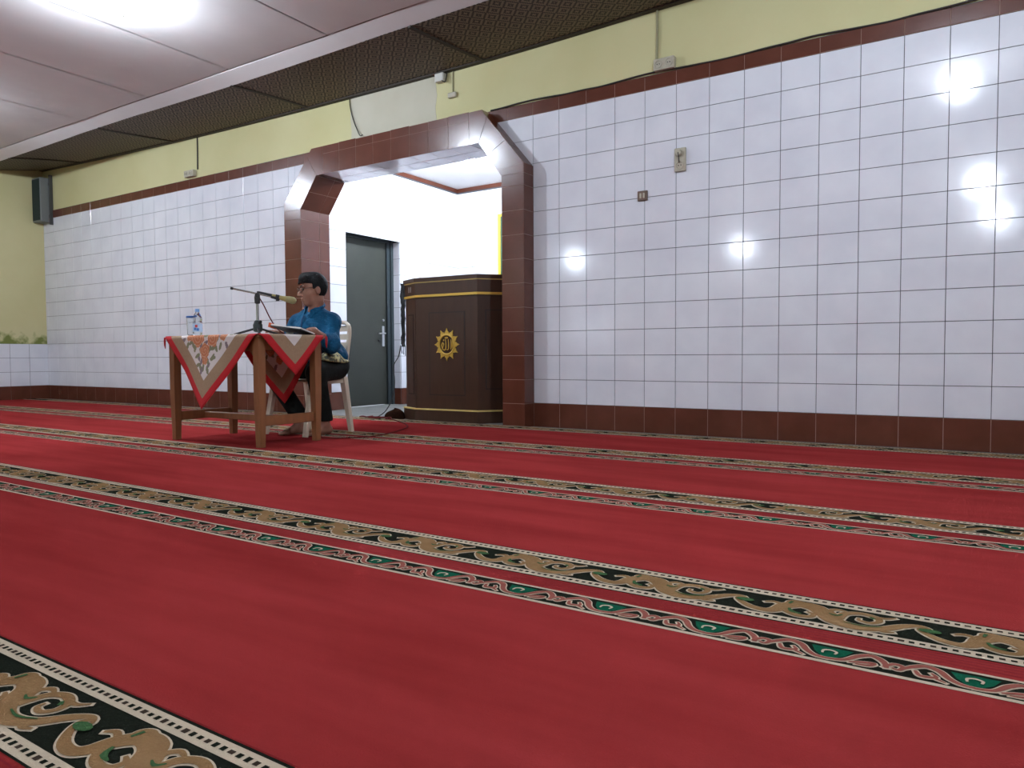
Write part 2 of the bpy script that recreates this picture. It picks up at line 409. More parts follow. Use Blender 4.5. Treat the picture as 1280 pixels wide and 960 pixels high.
# beds: columns, chamfer blocks, lintel (all brown grout, behind the tiles)
b.box((AX0+BD, -FB, 0), (iL-BD, REV-.002, zi0)); b.box((iR+BD, -FB, 0), (AX1-BD, REV-.002, zi0))
pL = [(AX0+BD, zi0), (iL-BD, zi0), (cL, zi1+BD), (cL, zo1-BD), (AX0+.42, zo1-BD), (AX0+BD, zo0)]
pR = [(AX1-BD, zi0), (AX1-BD, zo0), (AX1-.42, zo1-BD), (cR, zo1-BD), (cR, zi1+BD), (iR+BD, zi0)]
b.prism(pL, -FB, REV-.002, 1); b.prism(pR, -FB, REV-.002, 1); b.box((cL, -FB, zi1+BD), (cR, REV-.002, zo1-BD))
ar = struct(b.build('wall_arch', PALE_GROUT), 'brown tiled arch standing out from the wall around the niche')
def col_tiles(x0, x1, xin, rin, xout, rout):
    for k in range(11):
        z0, z1 = .2*k, min(.2*k+.2, zi0)
        if z1-z0 < .03: continue
        tile('column_tile', ar, BROWN_TILE, x1-x0, z1-z0, ((x0+x1)/2, -F0, (z0+z1)/2))
        for ya, yb in ((-AD, -AD+.25), (-AD+.25, REV)):     # reveal
            tile('reveal_tile', ar, BROWN_TILE, yb-ya, z1-z0, (xin, (ya+yb)/2, (z0+z1)/2), rin)
        tile('side_tile', ar, BROWN_TILE, AD, min(z1, zo0)-z0, (xout, -AD/2, (z0+z1)/2), rout)
tile('side_tile', ar, BROWN_TILE, AD, zo0-zi0, (AX1-TD, -AD/2, (zi0+zo0)/2), math.pi/2); tile('side_tile', ar, BROWN_TILE, AD, zo0-zi0, (AX0+TD, -AD/2, (zi0+zo0)/2), -math.pi/2)
col_tiles(AX0, iL, iL-TD, math.pi/2, AX0+TD, -math.pi/2)
col_tiles(iR, AX1, iR+TD, -math.pi/2, AX1-TD, math.pi/2)
def piece(poly, name='arch_tile', m=BROWN_TILE):
    c = np.mean(poly, axis=0); g = .003
    q = []
    for p in poly:
        d = np.array(p)-c; l = np.linalg.norm(d); q.append(tuple(np.array(p)-d/l*g))
    MB().prism(q, -AD, -F0, 1).build(name, m, ar)
# front chamfer pieces and lintel pieces
for s in (0, 1):
    X = (lambda x: x) if s == 0 else (lambda x: AX0+AX1-x)
    oc = lambda t: (X(AX0+.42*t), zo0+(zo1-zo0)*t)
    ixx = iL if s == 0 else AX0+AX1-iR; icx = cL if s == 0 else AX0+AX1-cR
    ic = lambda t: (X(ixx+(icx-ixx)*t), zi0+(zi1-zi0)*t)
    piece([(X(AX0), zi0), ic(0), ic(.15), oc(0)]); piece([oc(0), ic(.15), ic(.62), oc(.42)])
    piece([oc(.42), ic(.62), ic(1), oc(.86)]); piece([oc(.86), ic(1), (X(icx+.10), zi1), (X(icx+.10), zo1), oc(1)])
    # chamfered reveal, two tiles high and two deep
    p0, p1 = np.array(ic(0)), np.array(ic(1)); d = p1-p0; L = np.linalg.norm(d); d /= L
    n = np.array((d[1], -d[0])) if s == 0 else np.array((-d[1], d[0]))
    for a, c in ((0, .52), (.52, 1)):
        for ya, yb in ((-AD+.002, -AD+.25), (-AD+.254, REV)):
            A, B = p0+d*(L*a+.002), p0+d*(L*c-.002); poly = [tuple(A), tuple(B), tuple(B-n*TD), tuple(A-n*TD)]
            MB().prism(poly, ya, yb, 1).build('reveal_tile', BROWN_TILE, ar)
    # side of the projecting chamfer
    A, B = np.array(oc(0)), np.array(oc(1)); d = (B-A); L = np.linalg.norm(d); d /= L; n = np.array((-d[1], d[0])) if s == 0 else np.array((d[1], -d[0]))
    for a, c in ((0, .33), (.33, .66), (.66, 1)):
        P, Q = A+d*(L*a+.002), A+d*(L*c-.002)
        MB().prism([tuple(P), tuple(Q), tuple(Q-n*TD), tuple(P-n*TD)], -F0, -.001, 1).build('side_tile', BROWN_TILE, ar)
xa, xb = cL+.10, AX0+AX1-(AX0+AX1-cR)-.10
nl = 8
for k in range(nl):
    p, q = xa+(xb-xa)*k/nl, xa+(xb-xa)*(k+1)/nl
    piece([(p, zi1), (q, zi1), (q, zi1+.2), (p, zi1+.2)]); dz = .004*math.sin(k*2.1)
    piece([(p, zi1+.2), (q, zi1+.2), (q, zo1+dz), (p, zo1+dz)])
# white soffit tiles under the lintel, brown at both ends
so = MB().box((-.12, -.09, 0), (.12, .09, .006), bev=.002)
for k, (p, q) in enumerate([(cL+.0, cL+.09)]+[(cL+.09+(cR-cL-.18)*i/8, cL+.09+(cR-cL-.18)*(i+1)/8) for i in range(8)]+[(cR-.09, cR)]):
    for ya, yb in ((-AD, .04), (.04, REV)):
        MB().box((p+.002, ya+.002, zi1), (q-.002, yb-.002, zi1+TD), bev=.002).build('soffit_tile', BROWN_TILE if k in (0, 9) else WHITE_TILE, ar)
# wall above the lintel is the plaster band; its lower part behind the arch head
MB().box((AX0+.05, .0, zi1+.05), (AX1-.05, .15, zt+.12)).build('arch_head_wall', YELLOW, ar)
# small brown ledge slabs on top of the lintel
MB().box((AX0+.42, -AD+.01, zo1-.004), (AX1-.42, .004, zo1+.003)).build('lintel_ledge', PALE_GROUT, ar)

# ------------------------------------------------------------------ niche
DY0, DY1, DZ, DXI = .66, 1.57, 2.05, -3.0      # door opening and depth of the leaf
nw = MB()
nw.box((NX0-.3, REV-.085, 0), (NX0, DY0, 2.9)); nw.box((NX0-.3, DY1, 0), (NX0, NY+.1, 2.9)); nw.box((NX0-.3, DY0, DZ), (NX0, DY1, 2.9))
wnl = struct(nw.build('wall_niche_left', GROUT), 'white tiled side wall of the niche with the steel door')
wnb = struct(MB().box((NX0-.3, NY, 0), (NX1+.2, NY+.15, 2.9)).build('wall_niche_back', GROUT), 'white tiled back wall of the niche')
wnr = struct(MB().box((NX1, REV-.085, 0), (NX1+.15, NY+.1, 2.9)).build('wall_niche_right', WHITE_TILE), 'white side wall of the niche behind the wooden pulpit')
struct(MB().box((NX0, .15, 0), (iL-.03, REV-.003, 2.9)).box((iR+.03, .15, 0), (NX1, REV-.003, 2.9)).box((NX0, .15, zo1+.01), (NX1, REV-.003, 2.9)).build('wall_niche_front', WHITE_TILE), 'inner face of the front wall around the arch')
struct(MB().box((NX0-.3, .15, 2.87), (NX1+.2, NY+.15, 2.95)).build('ceiling_niche', CEIL_WHITE), 'white ceiling of the niche')
rows = [(.2, None)]
for k in range(13):
    z0, z1 = .2+k*TH, min(.2+(k+1)*TH, 2.82)
    for a, c in cols(REV, NY, DY0-.0):
        if z0 < DZ-.05 and a > DY0-.03 and c < DY1+.03: continue
        if z0 < DZ-.05 and a < DY1 < c: a = DY1
        if z0 < DZ-.05 and c > DY0+.01 and a < DY0: c = DY0
        tile('tile', wnl, WHITE_TILE, c-a, z1-z0, (NX0, (a+c)/2, (z0+z1)/2), math.pi/2)
    for a, c in cols(NX0, NX1, NX0): tile('tile', wnb, WHITE_TILE, c-a, z1-z0, ((a+c)/2, NY, (z0+z1)/2))
for a, c in cols(REV, NY, DY0):
    if a < DY0 < c: c = DY0
    if a < DY1 < c: a = DY1
    if a > DY0-.01 and c < DY1+.01: continue
    tile('skirting_tile', wnl, BROWN_TILE, c-a, .2, (NX0+.001, (a+c)/2, .1), math.pi/2)
for a, c in cols(NX0, NX1, NX0): tile('skirting_tile', wnb, BROWN_TILE, c-a, .2, ((a+c)/2, NY-.001, .1))
tn = struct(MB().box((NX0, REV, 2.82), (NX0+.012, NY, 2.87)).box((NX0, NY-.012, 2.82), (NX1, NY, 2.87)).build('trim_2', BROWN_TILE), 'brown moulding under the niche ceiling')
# jamb tiles on the far side of the door recess
for k in range(10):
    z0, z1 = .2*k, min(.2*k+.2, DZ)
    tile('jamb_tile', wnl, WHITE_TILE if k else BROWN_TILE, NX0-DXI-.02, z1-z0, ((NX0+DXI)/2+.01, DY1, (z0+z1)/2), 0)
MB().box((NX0-.3, DY0, -.05), (NX0, DY1, .0)).build('door_sill', NICHE_FLOOR, nf)

# door
dr = struct(empty('door_1', (DXI, (DY0+DY1)/2, 0)), 'dark green-grey steel door in the niche, closed')
def dpart(mb, name, m, parent=None, smooth=False):
    me = mb.mesh(name, m); me.transform(Matrix.Translation((-DXI, -(DY0+DY1)/2, 0)))
    if smooth: shade(me)
    return link(name, me, parent or dr)
leaf = dpart(MB().box((DXI-.05, DY0+.05, .008), (DXI-.012, DY1-.10, DZ-.06), bev=.004), 'door_leaf', DOORM)
dpart(MB().box((DXI-.06, DY1-.10, 0), (DXI+.012, DY1-.045, DZ-.05), bev=.004), 'frame_post', DOORF)
dpart(MB().box((DXI-.06, DY1-.045, 0), (DXI+.03, DY1-.002, DZ-.002), bev=.004), 'frame_post', DOORF)
dpart(MB().box((DXI-.06, DY0+.002, 0), (DXI+.012, DY0+.05, DZ-.06), bev=.004), 'frame_post', DOORF)
dpart(MB().box((DXI-.06, DY0+.002, DZ-.06), (DXI+.02, DY1-.045, DZ-.002), bev=.004), 'frame_head', DOORF)
hy = DY1-.16
hp = dpart(MB().box((DXI-.012, hy-.02, .72), (DXI-.005, hy+.02, .97), bev=.003), 'handle_plate', STEEL, leaf)
dpart(MB().tube([(DXI-.006, hy, .88), (DXI+.03, hy, .88), (DXI+.036, hy-.02, .88), (DXI+.036, hy-.12, .875)], .009, 8), 'door_handle', STEEL, leaf, True)
dpart(MB().box((DXI-.01, hy-.09, .78), (DXI+.002, hy-.04, .80), bev=.002), 'bolt', BLACKPL, leaf)
dpart(MB().lathe([(.0, 0), (.014, 0), (.014, .014), (0, .016)], (DXI-.012, hy, 1.04), 12, axis=(1, 0, 0)), 'lock_cylinder', STEEL, leaf)

# ------------------------------------------------------------------ ceilings
YL = -.86                               # edge between the woven strip and the white boards
def zwall(x):                           # the woven sheets sag: height along the wall
    return 3.146+(.155*((-1-x)/7.2)**2 if x < -1 else .045*((x+1)/2.2)**2 if x < 1.2 else .045)
def zwov(x, y):
    t = y/YL; return zwall(x)*(1-t)+3.155*t-.012*math.sin(math.pi*t)*math.sin(x*1.35+1)
cb = struct(MB().box((XL, YL, 3.46), (XR, .15, 3.52)).build('ceiling_front', DARKWOOD), 'strip of dark woven bamboo ceiling along the front wall')
edges = [XL, -7.15, -5.0, -2.66, -.47, 1.8, 4.1, XR]
CELL = .0118
for x0, x1 in zip(edges[:-1], edges[1:]):
    nx = int((x1-x0)/CELL); ny = int(-YL/CELL); xs = x0+(x1-x0)*np.arange(nx+1)/nx; ys = YL*np.arange(ny+1)/ny
    zz = np.array([[zwov(x, y) for y in (ys[0], ys[ny//2], ys[-1])] for x in xs])
    tt = np.arange(ny+1)/ny; Z = zz[:, :1]*(1-tt)*(1-2*tt)+zz[:, 1:2]*4*tt*(1-tt)+zz[:, 2:]*tt*(2*tt-1)
    ii, jj = np.meshgrid(np.arange(nx), np.arange(ny), indexing='ij')
    over = ((np.abs(ii % 12-6)+np.abs(jj % 12-6)) % 4) < 2
    h = np.where(over, -.0016, .0)
    V = np.zeros((nx, ny, 4, 3)); d = .0006
    for c, (a, e) in enumerate(((0, 0), (0, 1), (1, 1), (1, 0))):
        V[:, :, c, 0] = xs[ii+a]; V[:, :, c, 1] = ys[jj+e]
        tilt = np.where(over, (d if e else -d), (d if a else -d)); V[:, :, c, 2] = Z[ii+a, jj+e]+h+tilt*.6
    F = np.arange(nx*ny*4).reshape(-1, 4)
    me = bpy.data.meshes.new('woven_sheet'); me.from_pydata(V.reshape(-1, 3).tolist(), [], F.tolist())
    me.materials.append(BAMBOO_A); me.materials.append(BAMBOO_B); me.polygons.foreach_set('material_index', np.where(over, 0, 1).reshape(-1).astype(np.int32)); me.update()
    o = link('woven_sheet', me, cb); o['kind'] = 'stuff'; o['label'] = 'dark brown woven bamboo sheet in a diamond weave'
    bk = MB(); n = 16
    for i in range(n):
        xa, xb = x0+(x1-x0)*i/n, x0+(x1-x0)*(i+1)/n
        bk.add([(xa, 0, zwov(xa, 0)+.006), (xb, 0, zwov(xb, 0)+.006), (xb, YL/2, zwov(xb, YL/2)+.006), (xa, YL/2, zwov(xa, YL/2)+.006), (xb, YL, zwov(xb, YL)+.006), (xa, YL, zwov(xa, YL)+.006)], [(0, 1, 2, 3), (3, 2, 4, 5)])
    bk.build('sheet_backing', BAMBOO_B, cb)
for x in edges[1:-1]:
    mb = MB(); skew = -.13
    pts = [(x+skew*(t/6), YL*t/6, zwov(x, YL*t/6)-.004) for t in range(7)]
    for p, q in zip(pts[:-1], pts[1:]): mb.bar(p, q, .03, .018)
    mb.build('batten', DARKWOOD, cb)
mb = MB()
for i in range(40):
    xa, xb = XL+(XR-XL)*i/40, XL+(XR-XL)*(i+1)/40; mb.bar((xa, -.022, zwall(xa)+.004), (xb, -.022, zwall(xb)+.004), .05, .035)
mb.build('wall_batten', DARKWOOD, cb)

cw = struct(MB().box((XL, YB, ZC+.02), (XR, YL, ZC+.06)).build('ceiling', DARKWOOD), 'white boarded ceiling')
pw, pl = 1.27, 2.4
x = -8.9+.0
xe = [-2.58+pw*k for k in range(-5, 8)]
for i in range(len(xe)-1):
    a, c = max(xe[i], XL), min(xe[i+1], XR)
    if c-a < .05: continue
    y = YL-.178; k = 0
    while y > YB:
        y2 = max(y-pl, YB)
        mb = MB(); n = 5; dz = random.uniform(-.006, .006)
        g = [[(a+.007+(c-a-.014)*s/n, y-.004+(y2-y+.008)*t/n, ZC+dz*math.sin(math.pi*s/n)-.010*math.sin(math.pi*s/n)*math.sin(math.pi*t/n)) for t in range(n+1)] for s in range(n+1)]
        vs = [q for r_ in g for q in r_]; fs = [(s*(n+1)+t, s*(n+1)+t+1, (s+1)*(n+1)+t+1, (s+1)*(n+1)+t) for s in range(n) for t in range(n)]
        mb.add(vs, fs); mb.add([(q[0], q[1], q[2]+.006) for q in vs], [f[::-1] for f in fs])
        mb.build('ceiling_board', CEIL_WHITE, cw, smooth=True)
        y = y2; k += 1
fas = MB(); n = 48
for i in range(n):
    xa, xb = XL+(XR-XL)*i/n, XL+(XR-XL)*(i+1)/n
    za, zc2 = 3.150+.007*math.sin(xa*1.35+2), 3.150+.007*math.sin(xb*1.35+2); y0, y1 = YL+.006, YL-.165
    fas.add([(xa, y0, za), (xb, y0, zc2), (xb, y1, zc2+.042), (xa, y1, za+.042), (xa, y0, za+.016), (xb, y0, zc2+.016), (xb, y1, zc2+.056), (xa, y1, za+.056)], [(3, 2, 1, 0), (4, 5, 6, 7), (0, 1, 5, 4), (2, 3, 7, 6)])
fas.build('edge_board', CEIL_WHITE, cw)

# ------------------------------------------------------------------ lamps
def lamp(x, y, z, ceil, m, label, group=None):
    t = Local('ceiling_lamp', (x, y, ceil)); 
    t.part(MB().lathe([(.0, 0), (.045, 0), (.045, -.012), (.022, -.018), (.022, -.05 if ceil-z > .09 else -.03)], (x, y, ceil), 16), 'lamp_holder', mat('white_lamp_holder', (.75, .75, .72), .5), True)
    r = .048
    prof = [(.018, r*.95)]+[(r*math.cos(a), r*math.sin(a)) for a in np.linspace(1.15, -math.pi/2, 9)]
    t.part(MB().lathe(prof, (x, y, z), 16), 'bulb', m, True)
    tag(t.e, label, 'lamp', group); return t
lm = lamp(-2.045, -2.43, 3.07, ZC, BULB, 'lit white bulb on the ceiling over the speaker table')
lm.part(MB().tube(smoothline([(-2.015, -2.43, ZC-.01), (-1.90, -2.36, 3.10), (-1.84, -2.38, 3.02), (-1.92, -2.38, 2.955), (-2.0, -2.40, 2.98)], 6), .003, 6), 'lamp_wire', CABLE_P, True)
lamp(-5.60, -2.70, 3.07, ZC, BULB, 'lit white bulb on the ceiling near the yellow side wall')
for i, (x, y) in enumerate(((2.97, -2.66), (3.17, -7.35), (3.40, -10.57), (-1.53, -11.9), (-5.71, -11.57))):
    lamp(x, y, 3.07, ZC, BULB, ('lit bulb halfway along the plain side wall', 'lit bulb near the corner of the plain side wall', 'lit bulb before the middle of the back wall', 'lit bulb before the window of the back wall')[i-1]+' on the hall ceiling' if i else 'lit white bulb on the ceiling before the right tiled wall', 'bulbs at the back of the hall' if i else None)
lamp(-1.64, 1.4, 2.76, 2.87, BULBN, 'lit white bulb on the niche ceiling')

# ------------------------------------------------------------------ carpets
PW, PN = .385, .242                     # repeat of the wide and of the narrow border
def ribbon(mb, pts, wid, z, mi, n=6, grow=0):
    c = smoothline(pts, n); m = len(c); vs = []
    for i, p in enumerate(c):
        t = c[min(i+1, m-1)]-c[max(i-1, 0)]; t = t/(np.linalg.norm(t)+1e-9); nn = np.array((-t[1], t[0]))
        s = i/(m-1); wv = np.interp(s, np.linspace(0, 1, len(wid)), wid)+grow
        q = p
        if grow and i == 0: q = p-t*grow*.7
        if grow and i == m-1: q = p+t*grow*.7
        vs += [(*(q+nn*wv/2), z), (*(q-nn*wv/2), z)]
    mb.add(vs, [(2*i+1, 2*i+3, 2*i+2, 2*i) for i in range(m-1)], mi)
def blob(mb, poly, z, mi): mb.add([(*p, z) for p in poly], [tuple(range(len(poly)))], mi)
def ell(cx, cy, rx, ry, n=10): return [(cx+rx*math.cos(2*math.pi*k/n), cy+ry*math.sin(2*math.pi*k/n)) for k in range(n)]
# scroll strokes of the wide border: (points along, across), widths, colour; origin = green bud, across>0 towards the wall
WIDE = [
 ([(.000, .022), (-.016, .008), (-.004, -.014), (.028, -.040), (.062, -.046), (.082, -.030), (.094, .004), (.122, .032), (.158, .026), (.182, -.004), (.206, -.036), (.250, -.052), (.300, -.036), (.338, .004), (.366, .024), (.386, .018), (.390, .004)], (.006, .010, .014, .020, .024, .030, .036, .040, .046, .044, .042, .036, .028, .022, .014, .008, .005)),
 ([(.096, .000), (.104, -.028), (.130, -.044), (.156, -.040), (.162, -.020), (.146, -.010)], (.016, .018, .018, .016, .012, .006)),
 ([(.214, -.020), (.222, .022), (.252, .040), (.284, .030), (.292, .006), (.276, -.012), (.254, -.006), (.252, .008)], (.020, .020, .018, .018, .014, .012, .010, .006)),
 ([(.204, .002), (.190, .024), (.204, .040), (.226, .034)], (.012, .014, .012, .006)),
 ([(.282, .032), (.304, .034), (.322, .048)], (.014, .010, .004)),
 ([(.100, .018), (.098, .042), (.114, .052), (.136, .046)], (.014, .012, .010, .006)),
 ([(.088, .010), (.066, .020), (.048, .010)], (.012, .012, .006)),
 ([(.286, -.044), (.306, -.052), (.326, -.046)], (.006, .012, .006)),
]
WGREEN = [([(.106, -.006), (.116, -.026), (.138, -.032)], (.006, .012, .004)), ([(.226, -.034), (.262, -.040), (.300, -.026)], (.003, .006, .003)), ([(.190, .004), (.206, -.002), (.218, .010)], (.003, .008, .003)), ([(.272, .026), (.282, .016)], (.006, .010)), ([(.100, .024), (.104, .044)], (.006, .008))]
def wide_scroll(x0, x1):
    mb = MB(); z = CT
    for k in range(int((x1-x0)/PW)):
        ox = x0+k*PW; T = lambda P: [(ox+a, b) for a, b in P]
        for q, (P, wd) in enumerate(WIDE): ribbon(mb, T(P), wd, z+.0012+q*.00006+.0005*(k % 2), 0, 5, .0075)
        for q, (P, wd) in enumerate(WIDE): ribbon(mb, T(P), wd, z+.0023+q*.00006+.0005*(k % 2), 1, 5)
        for q, (P, wd) in enumerate(WGREEN): ribbon(mb, T(P), wd, z+.0035+q*.00005, 2, 3)
        blob(mb, ell(ox+.004, .000, .022, .012), z+.0040, 2); blob(mb, ell(ox+.130, -.016, .016, .008, 8), z+.0008, 3)
    return mb.mesh('scroll_pattern', [CCREAM, CTAN, CGREEN, CBLACK])
NARROW = [
 ([(.000, -.030), (.030, -.022), (.052, .010), (.074, .026), (.096, .008), (.104, -.020)], (.008, .010, .013, .013, .013, .008)),
 ([(.040, -.026), (.062, -.016), (.082, -.012), (.074, -.026), (.052, -.030)], (.004, .010, .010, .008, .004)),
 ([(.098, -.018), (.114, .006), (.130, .000), (.124, -.018), (.112, -.014)], (.006, .010, .010, .008, .005)),
 ([(.126, -.014), (.146, .012), (.166, .026), (.188, .016), (.204, -.010), (.222, -.026), (.244, -.030)], (.006, .012, .014, .014, .012, .010, .008)),
 ([(.150, -.004), (.160, -.024), (.184, -.018), (.176, -.002)], (.006, .010, .009, .004)),
 ([(.184, -.024), (.200, -.034)], (.008, .003)),
]
def narrow_scroll(x0, x1):
    mb = MB(); z = CT
    for k in range(int((x1-x0)/PN)):
        ox = x0+k*PN; T = lambda P: [(ox+a, b) for a, b in P]
        blob(mb, T([(-.036, .030), (.042, .030), (.030, .000), (.012, -.020), (-.008, -.022), (-.026, .002)]), z+.0010, 2)
        for q, (P, wd) in enumerate(NARROW): ribbon(mb, T(P), wd, z+.0014+q*.00006+.0004*(k % 2), 0, 5, .0065)
        for q, (P, wd) in enumerate(NARROW): ribbon(mb, T(P), wd, z+.0023+q*.00006+.0004*(k % 2), 1, 5)
        ribbon(mb, T([(-.010, -.008), (-.010, .006), (.002, .012), (.014, .006), (.012, -.006)]), (.004, .006, .006, .006, .004), z+.0032, 0, 4)
    return mb.mesh('scroll_pattern', [CCREAM, CPINK, CEMER])
CX0, CX1 = XL+.01, XR-.01
def wide_base():
    """black band between two cream dotted edges, across measured from the roll edge (towards -Y)"""
    mb = MB(); z = CT+.0006
    def strip(a, c, zz, mi): mb.add([(CX0, -c, zz), (CX1, -c, zz), (CX1, -a, zz), (CX0, -a, zz)], [(0, 1, 2, 3)], mi)
    strip(0, .208, z, 0); strip(.007, .041, z+.0005, 1); strip(.171, .204, z+.0005, 1)
    n = int((CX1-CX0)/.0192)
    for yy in (.024, .1875):
        for k in range(n):
            xx = CX0+.0192*(k+.5); h = .0052+.0008*math.sin(k*1.7); l = .0052 if k % 6 else .0062
            mb.add([(xx-l, -yy-h, z+.001), (xx+l, -yy-h, z+.001), (xx+l, -yy+h, z+.001), (xx-l, -yy+h, z+.001)], [(0, 1, 2, 3)], 0 if k % 3 else 2)
    return mb.mesh('wide_border', [CBLACK, CCREAM, CDOT])
def narrow_base():
    mb = MB(); z = CT+.0006
    def strip(a, c, zz, mi): mb.add([(CX0, -c, zz), (CX1, -c, zz), (CX1, -a, zz), (CX0, -a, zz)], [(0, 1, 2, 3)], mi)
    strip(.282, .384, z, 0); strip(.282, .291, z+.0004, 1); strip(.372, .384, z+.0004, 1)
    return mb.mesh('narrow_border', [CBLACK, CCREAM])
def gap_lines():
    mb = MB(); z = CT+.0005
    for a in (.218, .232, .246, .262): mb.add([(CX0, -a-.0016, z), (CX1, -a-.0016, z), (CX1, -a+.0016, z), (CX0, -a+.0016, z)], [(0, 1, 2, 3)], 0)
    return mb.mesh('gap_lines', [mat('dark_red_carpet_line', (.20, .012, .018), .95, .1)])
ws_me, ns_me = wide_scroll(-8.06, 5.6), narrow_scroll(-8.10, 5.8)
wb_me, nb_me, gl_me = wide_base(), narrow_base(), gap_lines()
EDGE = [-.150, -1.130, -2.262, -3.385, -4.550, -5.715, -6.88, -8.045]
NAMES = ['against the tiled front wall', 'under the table and chair', 'first roll in front of the table', 'second roll in front of the table', 'third roll in front of the table', 'fourth roll in front of the table', 'fifth roll in front of the table']
for i in range(len(EDGE)-1):
    y0, y1 = EDGE[i], EDGE[i+1]
    t = empty('carpet_roll', (0, y0, 0)); tag(t, 'red prayer carpet roll with scroll borders '+NAMES[i], 'carpet', 'red carpet rolls laid along the front wall')
    mb = MB(); mb.box((CX0, y1-y0+.002, 0), (CX1, 0, CT), bev=.003); mb.build('field', RED, t)
    wbo = link('wide_border', wb_me, t); wbo['label'] = 'black border with tan scrolls and dotted cream edges'
    ph = {3: 2.678, 4: 1.945}.get(i, 2.678+.07*i); ph = (ph+8.06) % PW
    link('scroll_pattern', ws_me, wbo, (ph, -.106, 0))
    if i > 0:
        nbo = link('narrow_border', nb_me, t); nbo['label'] = 'narrow black border with pink vine and green corners'
        ph = {3: 2.904}.get(i, 2.904+.05*i); ph = (ph+8.10) % PN
        link('scroll_pattern', ns_me, nbo, (ph, -.332, 0)); link('gap_lines', gl_me, t)

# ------------------------------------------------------------------ wooden pulpit (minbar)
FL = [(-1.45, .04), (-1.24, -.062), (-.56, -.034), (-.36, .20), (-.36, .62), (-1.45, .62)]
def grow(poly, e):
    c = np.array((-.90, .28)); out = []
    n = len(poly)
    for i in range(n):
        p, a, b = np.array(poly[i]), np.array(poly[i-1]), np.array(poly[(i+1) % n])
        d1 = (p-a)/np.linalg.norm(p-a); d2 = (b-p)/np.linalg.norm(b-p); n1 = np.array((d1[1], -d1[0])); n2 = np.array((d2[1], -d2[0]))
        m = n1+n2; m /= (1+n1 @ n2); out.append(tuple(p+m*e))
    return out
Z0 = CT if False else .0
pu = Local('pulpit', (-.9, .2, 0))
def band(z0, z1, e, name, m): return pu.part(MB().prism(grow(FL, e), z0, z1), name, m)
band(0, .105, .022, 'plinth', MBROWN); band(.105, .117, .026, 'gold_moulding', GOLDP)
band(.117, 1.14, 0, 'body', MBROWN); band(1.14, 1.162, .014, 'gold_moulding', GOLD)
band(1.162, 1.272, .006, 'crown_band', MBROWN); band(1.272, 1.281, .012, 'gold_moulding', GOLDP); band(1.281, 1.317, .020, 'top_cornice', MBROWN)
def on_face(i, j):
    a, b = np.array(FL[i]), np.array(FL[j]); d = b-a; L = np.linalg.norm(d); d /= L; n = np.array((d[1], -d[0]))
    return a, d, n, L
def face_box(mb, fc, u0, u1, z0, z1, out0, out1, mi=0):
    a, d, n, L = fc; vs = []
    for o in (out0, out1):
        for u, z in ((u0, z0), (u1, z0), (u1, z1), (u0, z1)):
            p = a+d*u+n*o; vs.append((p[0], p[1], z))
    mb.add(vs, [(0, 3, 2, 1), (4, 5, 6, 7), (0, 1, 5, 4), (1, 2, 6, 5), (2, 3, 7, 6), (3, 0, 4, 7)], mi)
def frame_panel(fc, u0, u1, z0, z1, wdt=.012):
    mb = MB()
    for a, b, c, d in ((u0, u1, z1-wdt, z1), (u0, u1, z0, z0+wdt), (u0, u0+wdt, z0+wdt, z1-wdt), (u1-wdt, u1, z0+wdt, z1-wdt)): face_box(mb, fc, a, b, c, d, 0, .003)
    pu.part(mb, 'panel_groove', MGROOVE)
    mb = MB(); face_box(mb, fc, u0+wdt, u1-wdt, z0+wdt, z1-wdt, 0, .0045); pu.part(mb, 'panel', MBROWN)
fm = on_face(1, 2); frame_panel(fm, .15, .55, .24, 1.00)
fr = on_face(2, 3); frame_panel(fr, .07, fr[3]-.055, .30, 1.01)
fl = on_face(0, 1); frame_panel(fl, .06, fl[3]-.05, .24, .99)
mb = MB(); face_box(mb, fl, fl[3]-.014, fl[3]-.002, .117, 1.14, 0, .004); pu.part(mb, 'corner_bead', MBROWN)
mb = MB(); face_box(mb, fl, .04, fl[3]-.03, 1.19, 1.25, 0, .005); face_box(mb, fl, .09, .10, 1.195, 1.245, .005, .009, 0); face_box(mb, fl, .13, .14, 1.195, 1.245, .005, .009, 0); pu.part(mb, 'name_plate', mat('pale_plate', (.30, .27, .27), .4))
tag(pu.e, 'tall dark brown wooden pulpit with gold mouldings and gold sun emblem', 'pulpit')
# gold emblem: sun rays, ring and calligraphy
def emb(P, out): a, d, n, L = fm; q = a+d*(.355+P[0])+n*out; return (q[0], q[1], .703+P[1])
SX, SZ = .132, .143
mb = MB()
for k in range(12):
    a0 = math.pi/2+2*math.pi*k/12
    pts = [(.66, -.20), (.80, -.20), (.84, -.10), (1.04, 0), (.84, .10), (.80, .20), (.66, .20), (.60, 0)]
    poly = [(r*math.cos(a0+t*1.0)*SX, r*math.sin(a0+t)*SZ) for r, t in pts]
    vs = [emb(p, .0045) for p in poly]+[emb(p, .012) for p in poly]; n = len(poly)
    mb.add(vs, [tuple(range(n)), tuple(range(2*n-1, n-1, -1))]+[(i, n+i, n+(i+1) % n, (i+1) % n) for i in range(n)])
em = pu.part(mb, 'sun_emblem', GOLD); em['label'] = 'gold sun emblem with calligraphy'
pu.part(MB().tube([emb((.62*SX*math.cos(t), .62*SZ*math.sin(t)), .010) for t in np.linspace(0, 2*math.pi, 33)[:-1]], .0085, 8, closed=True), 'emblem_ring', GOLD, True, em)
pu.part(MB().tube([emb((.72*SX*math.cos(t), .72*SZ*math.sin(t)), .010) for t in np.linspace(0, 2*math.pi, 33)[:-1]], .004, 6, closed=True), 'emblem_ring', GOLD, True, em)
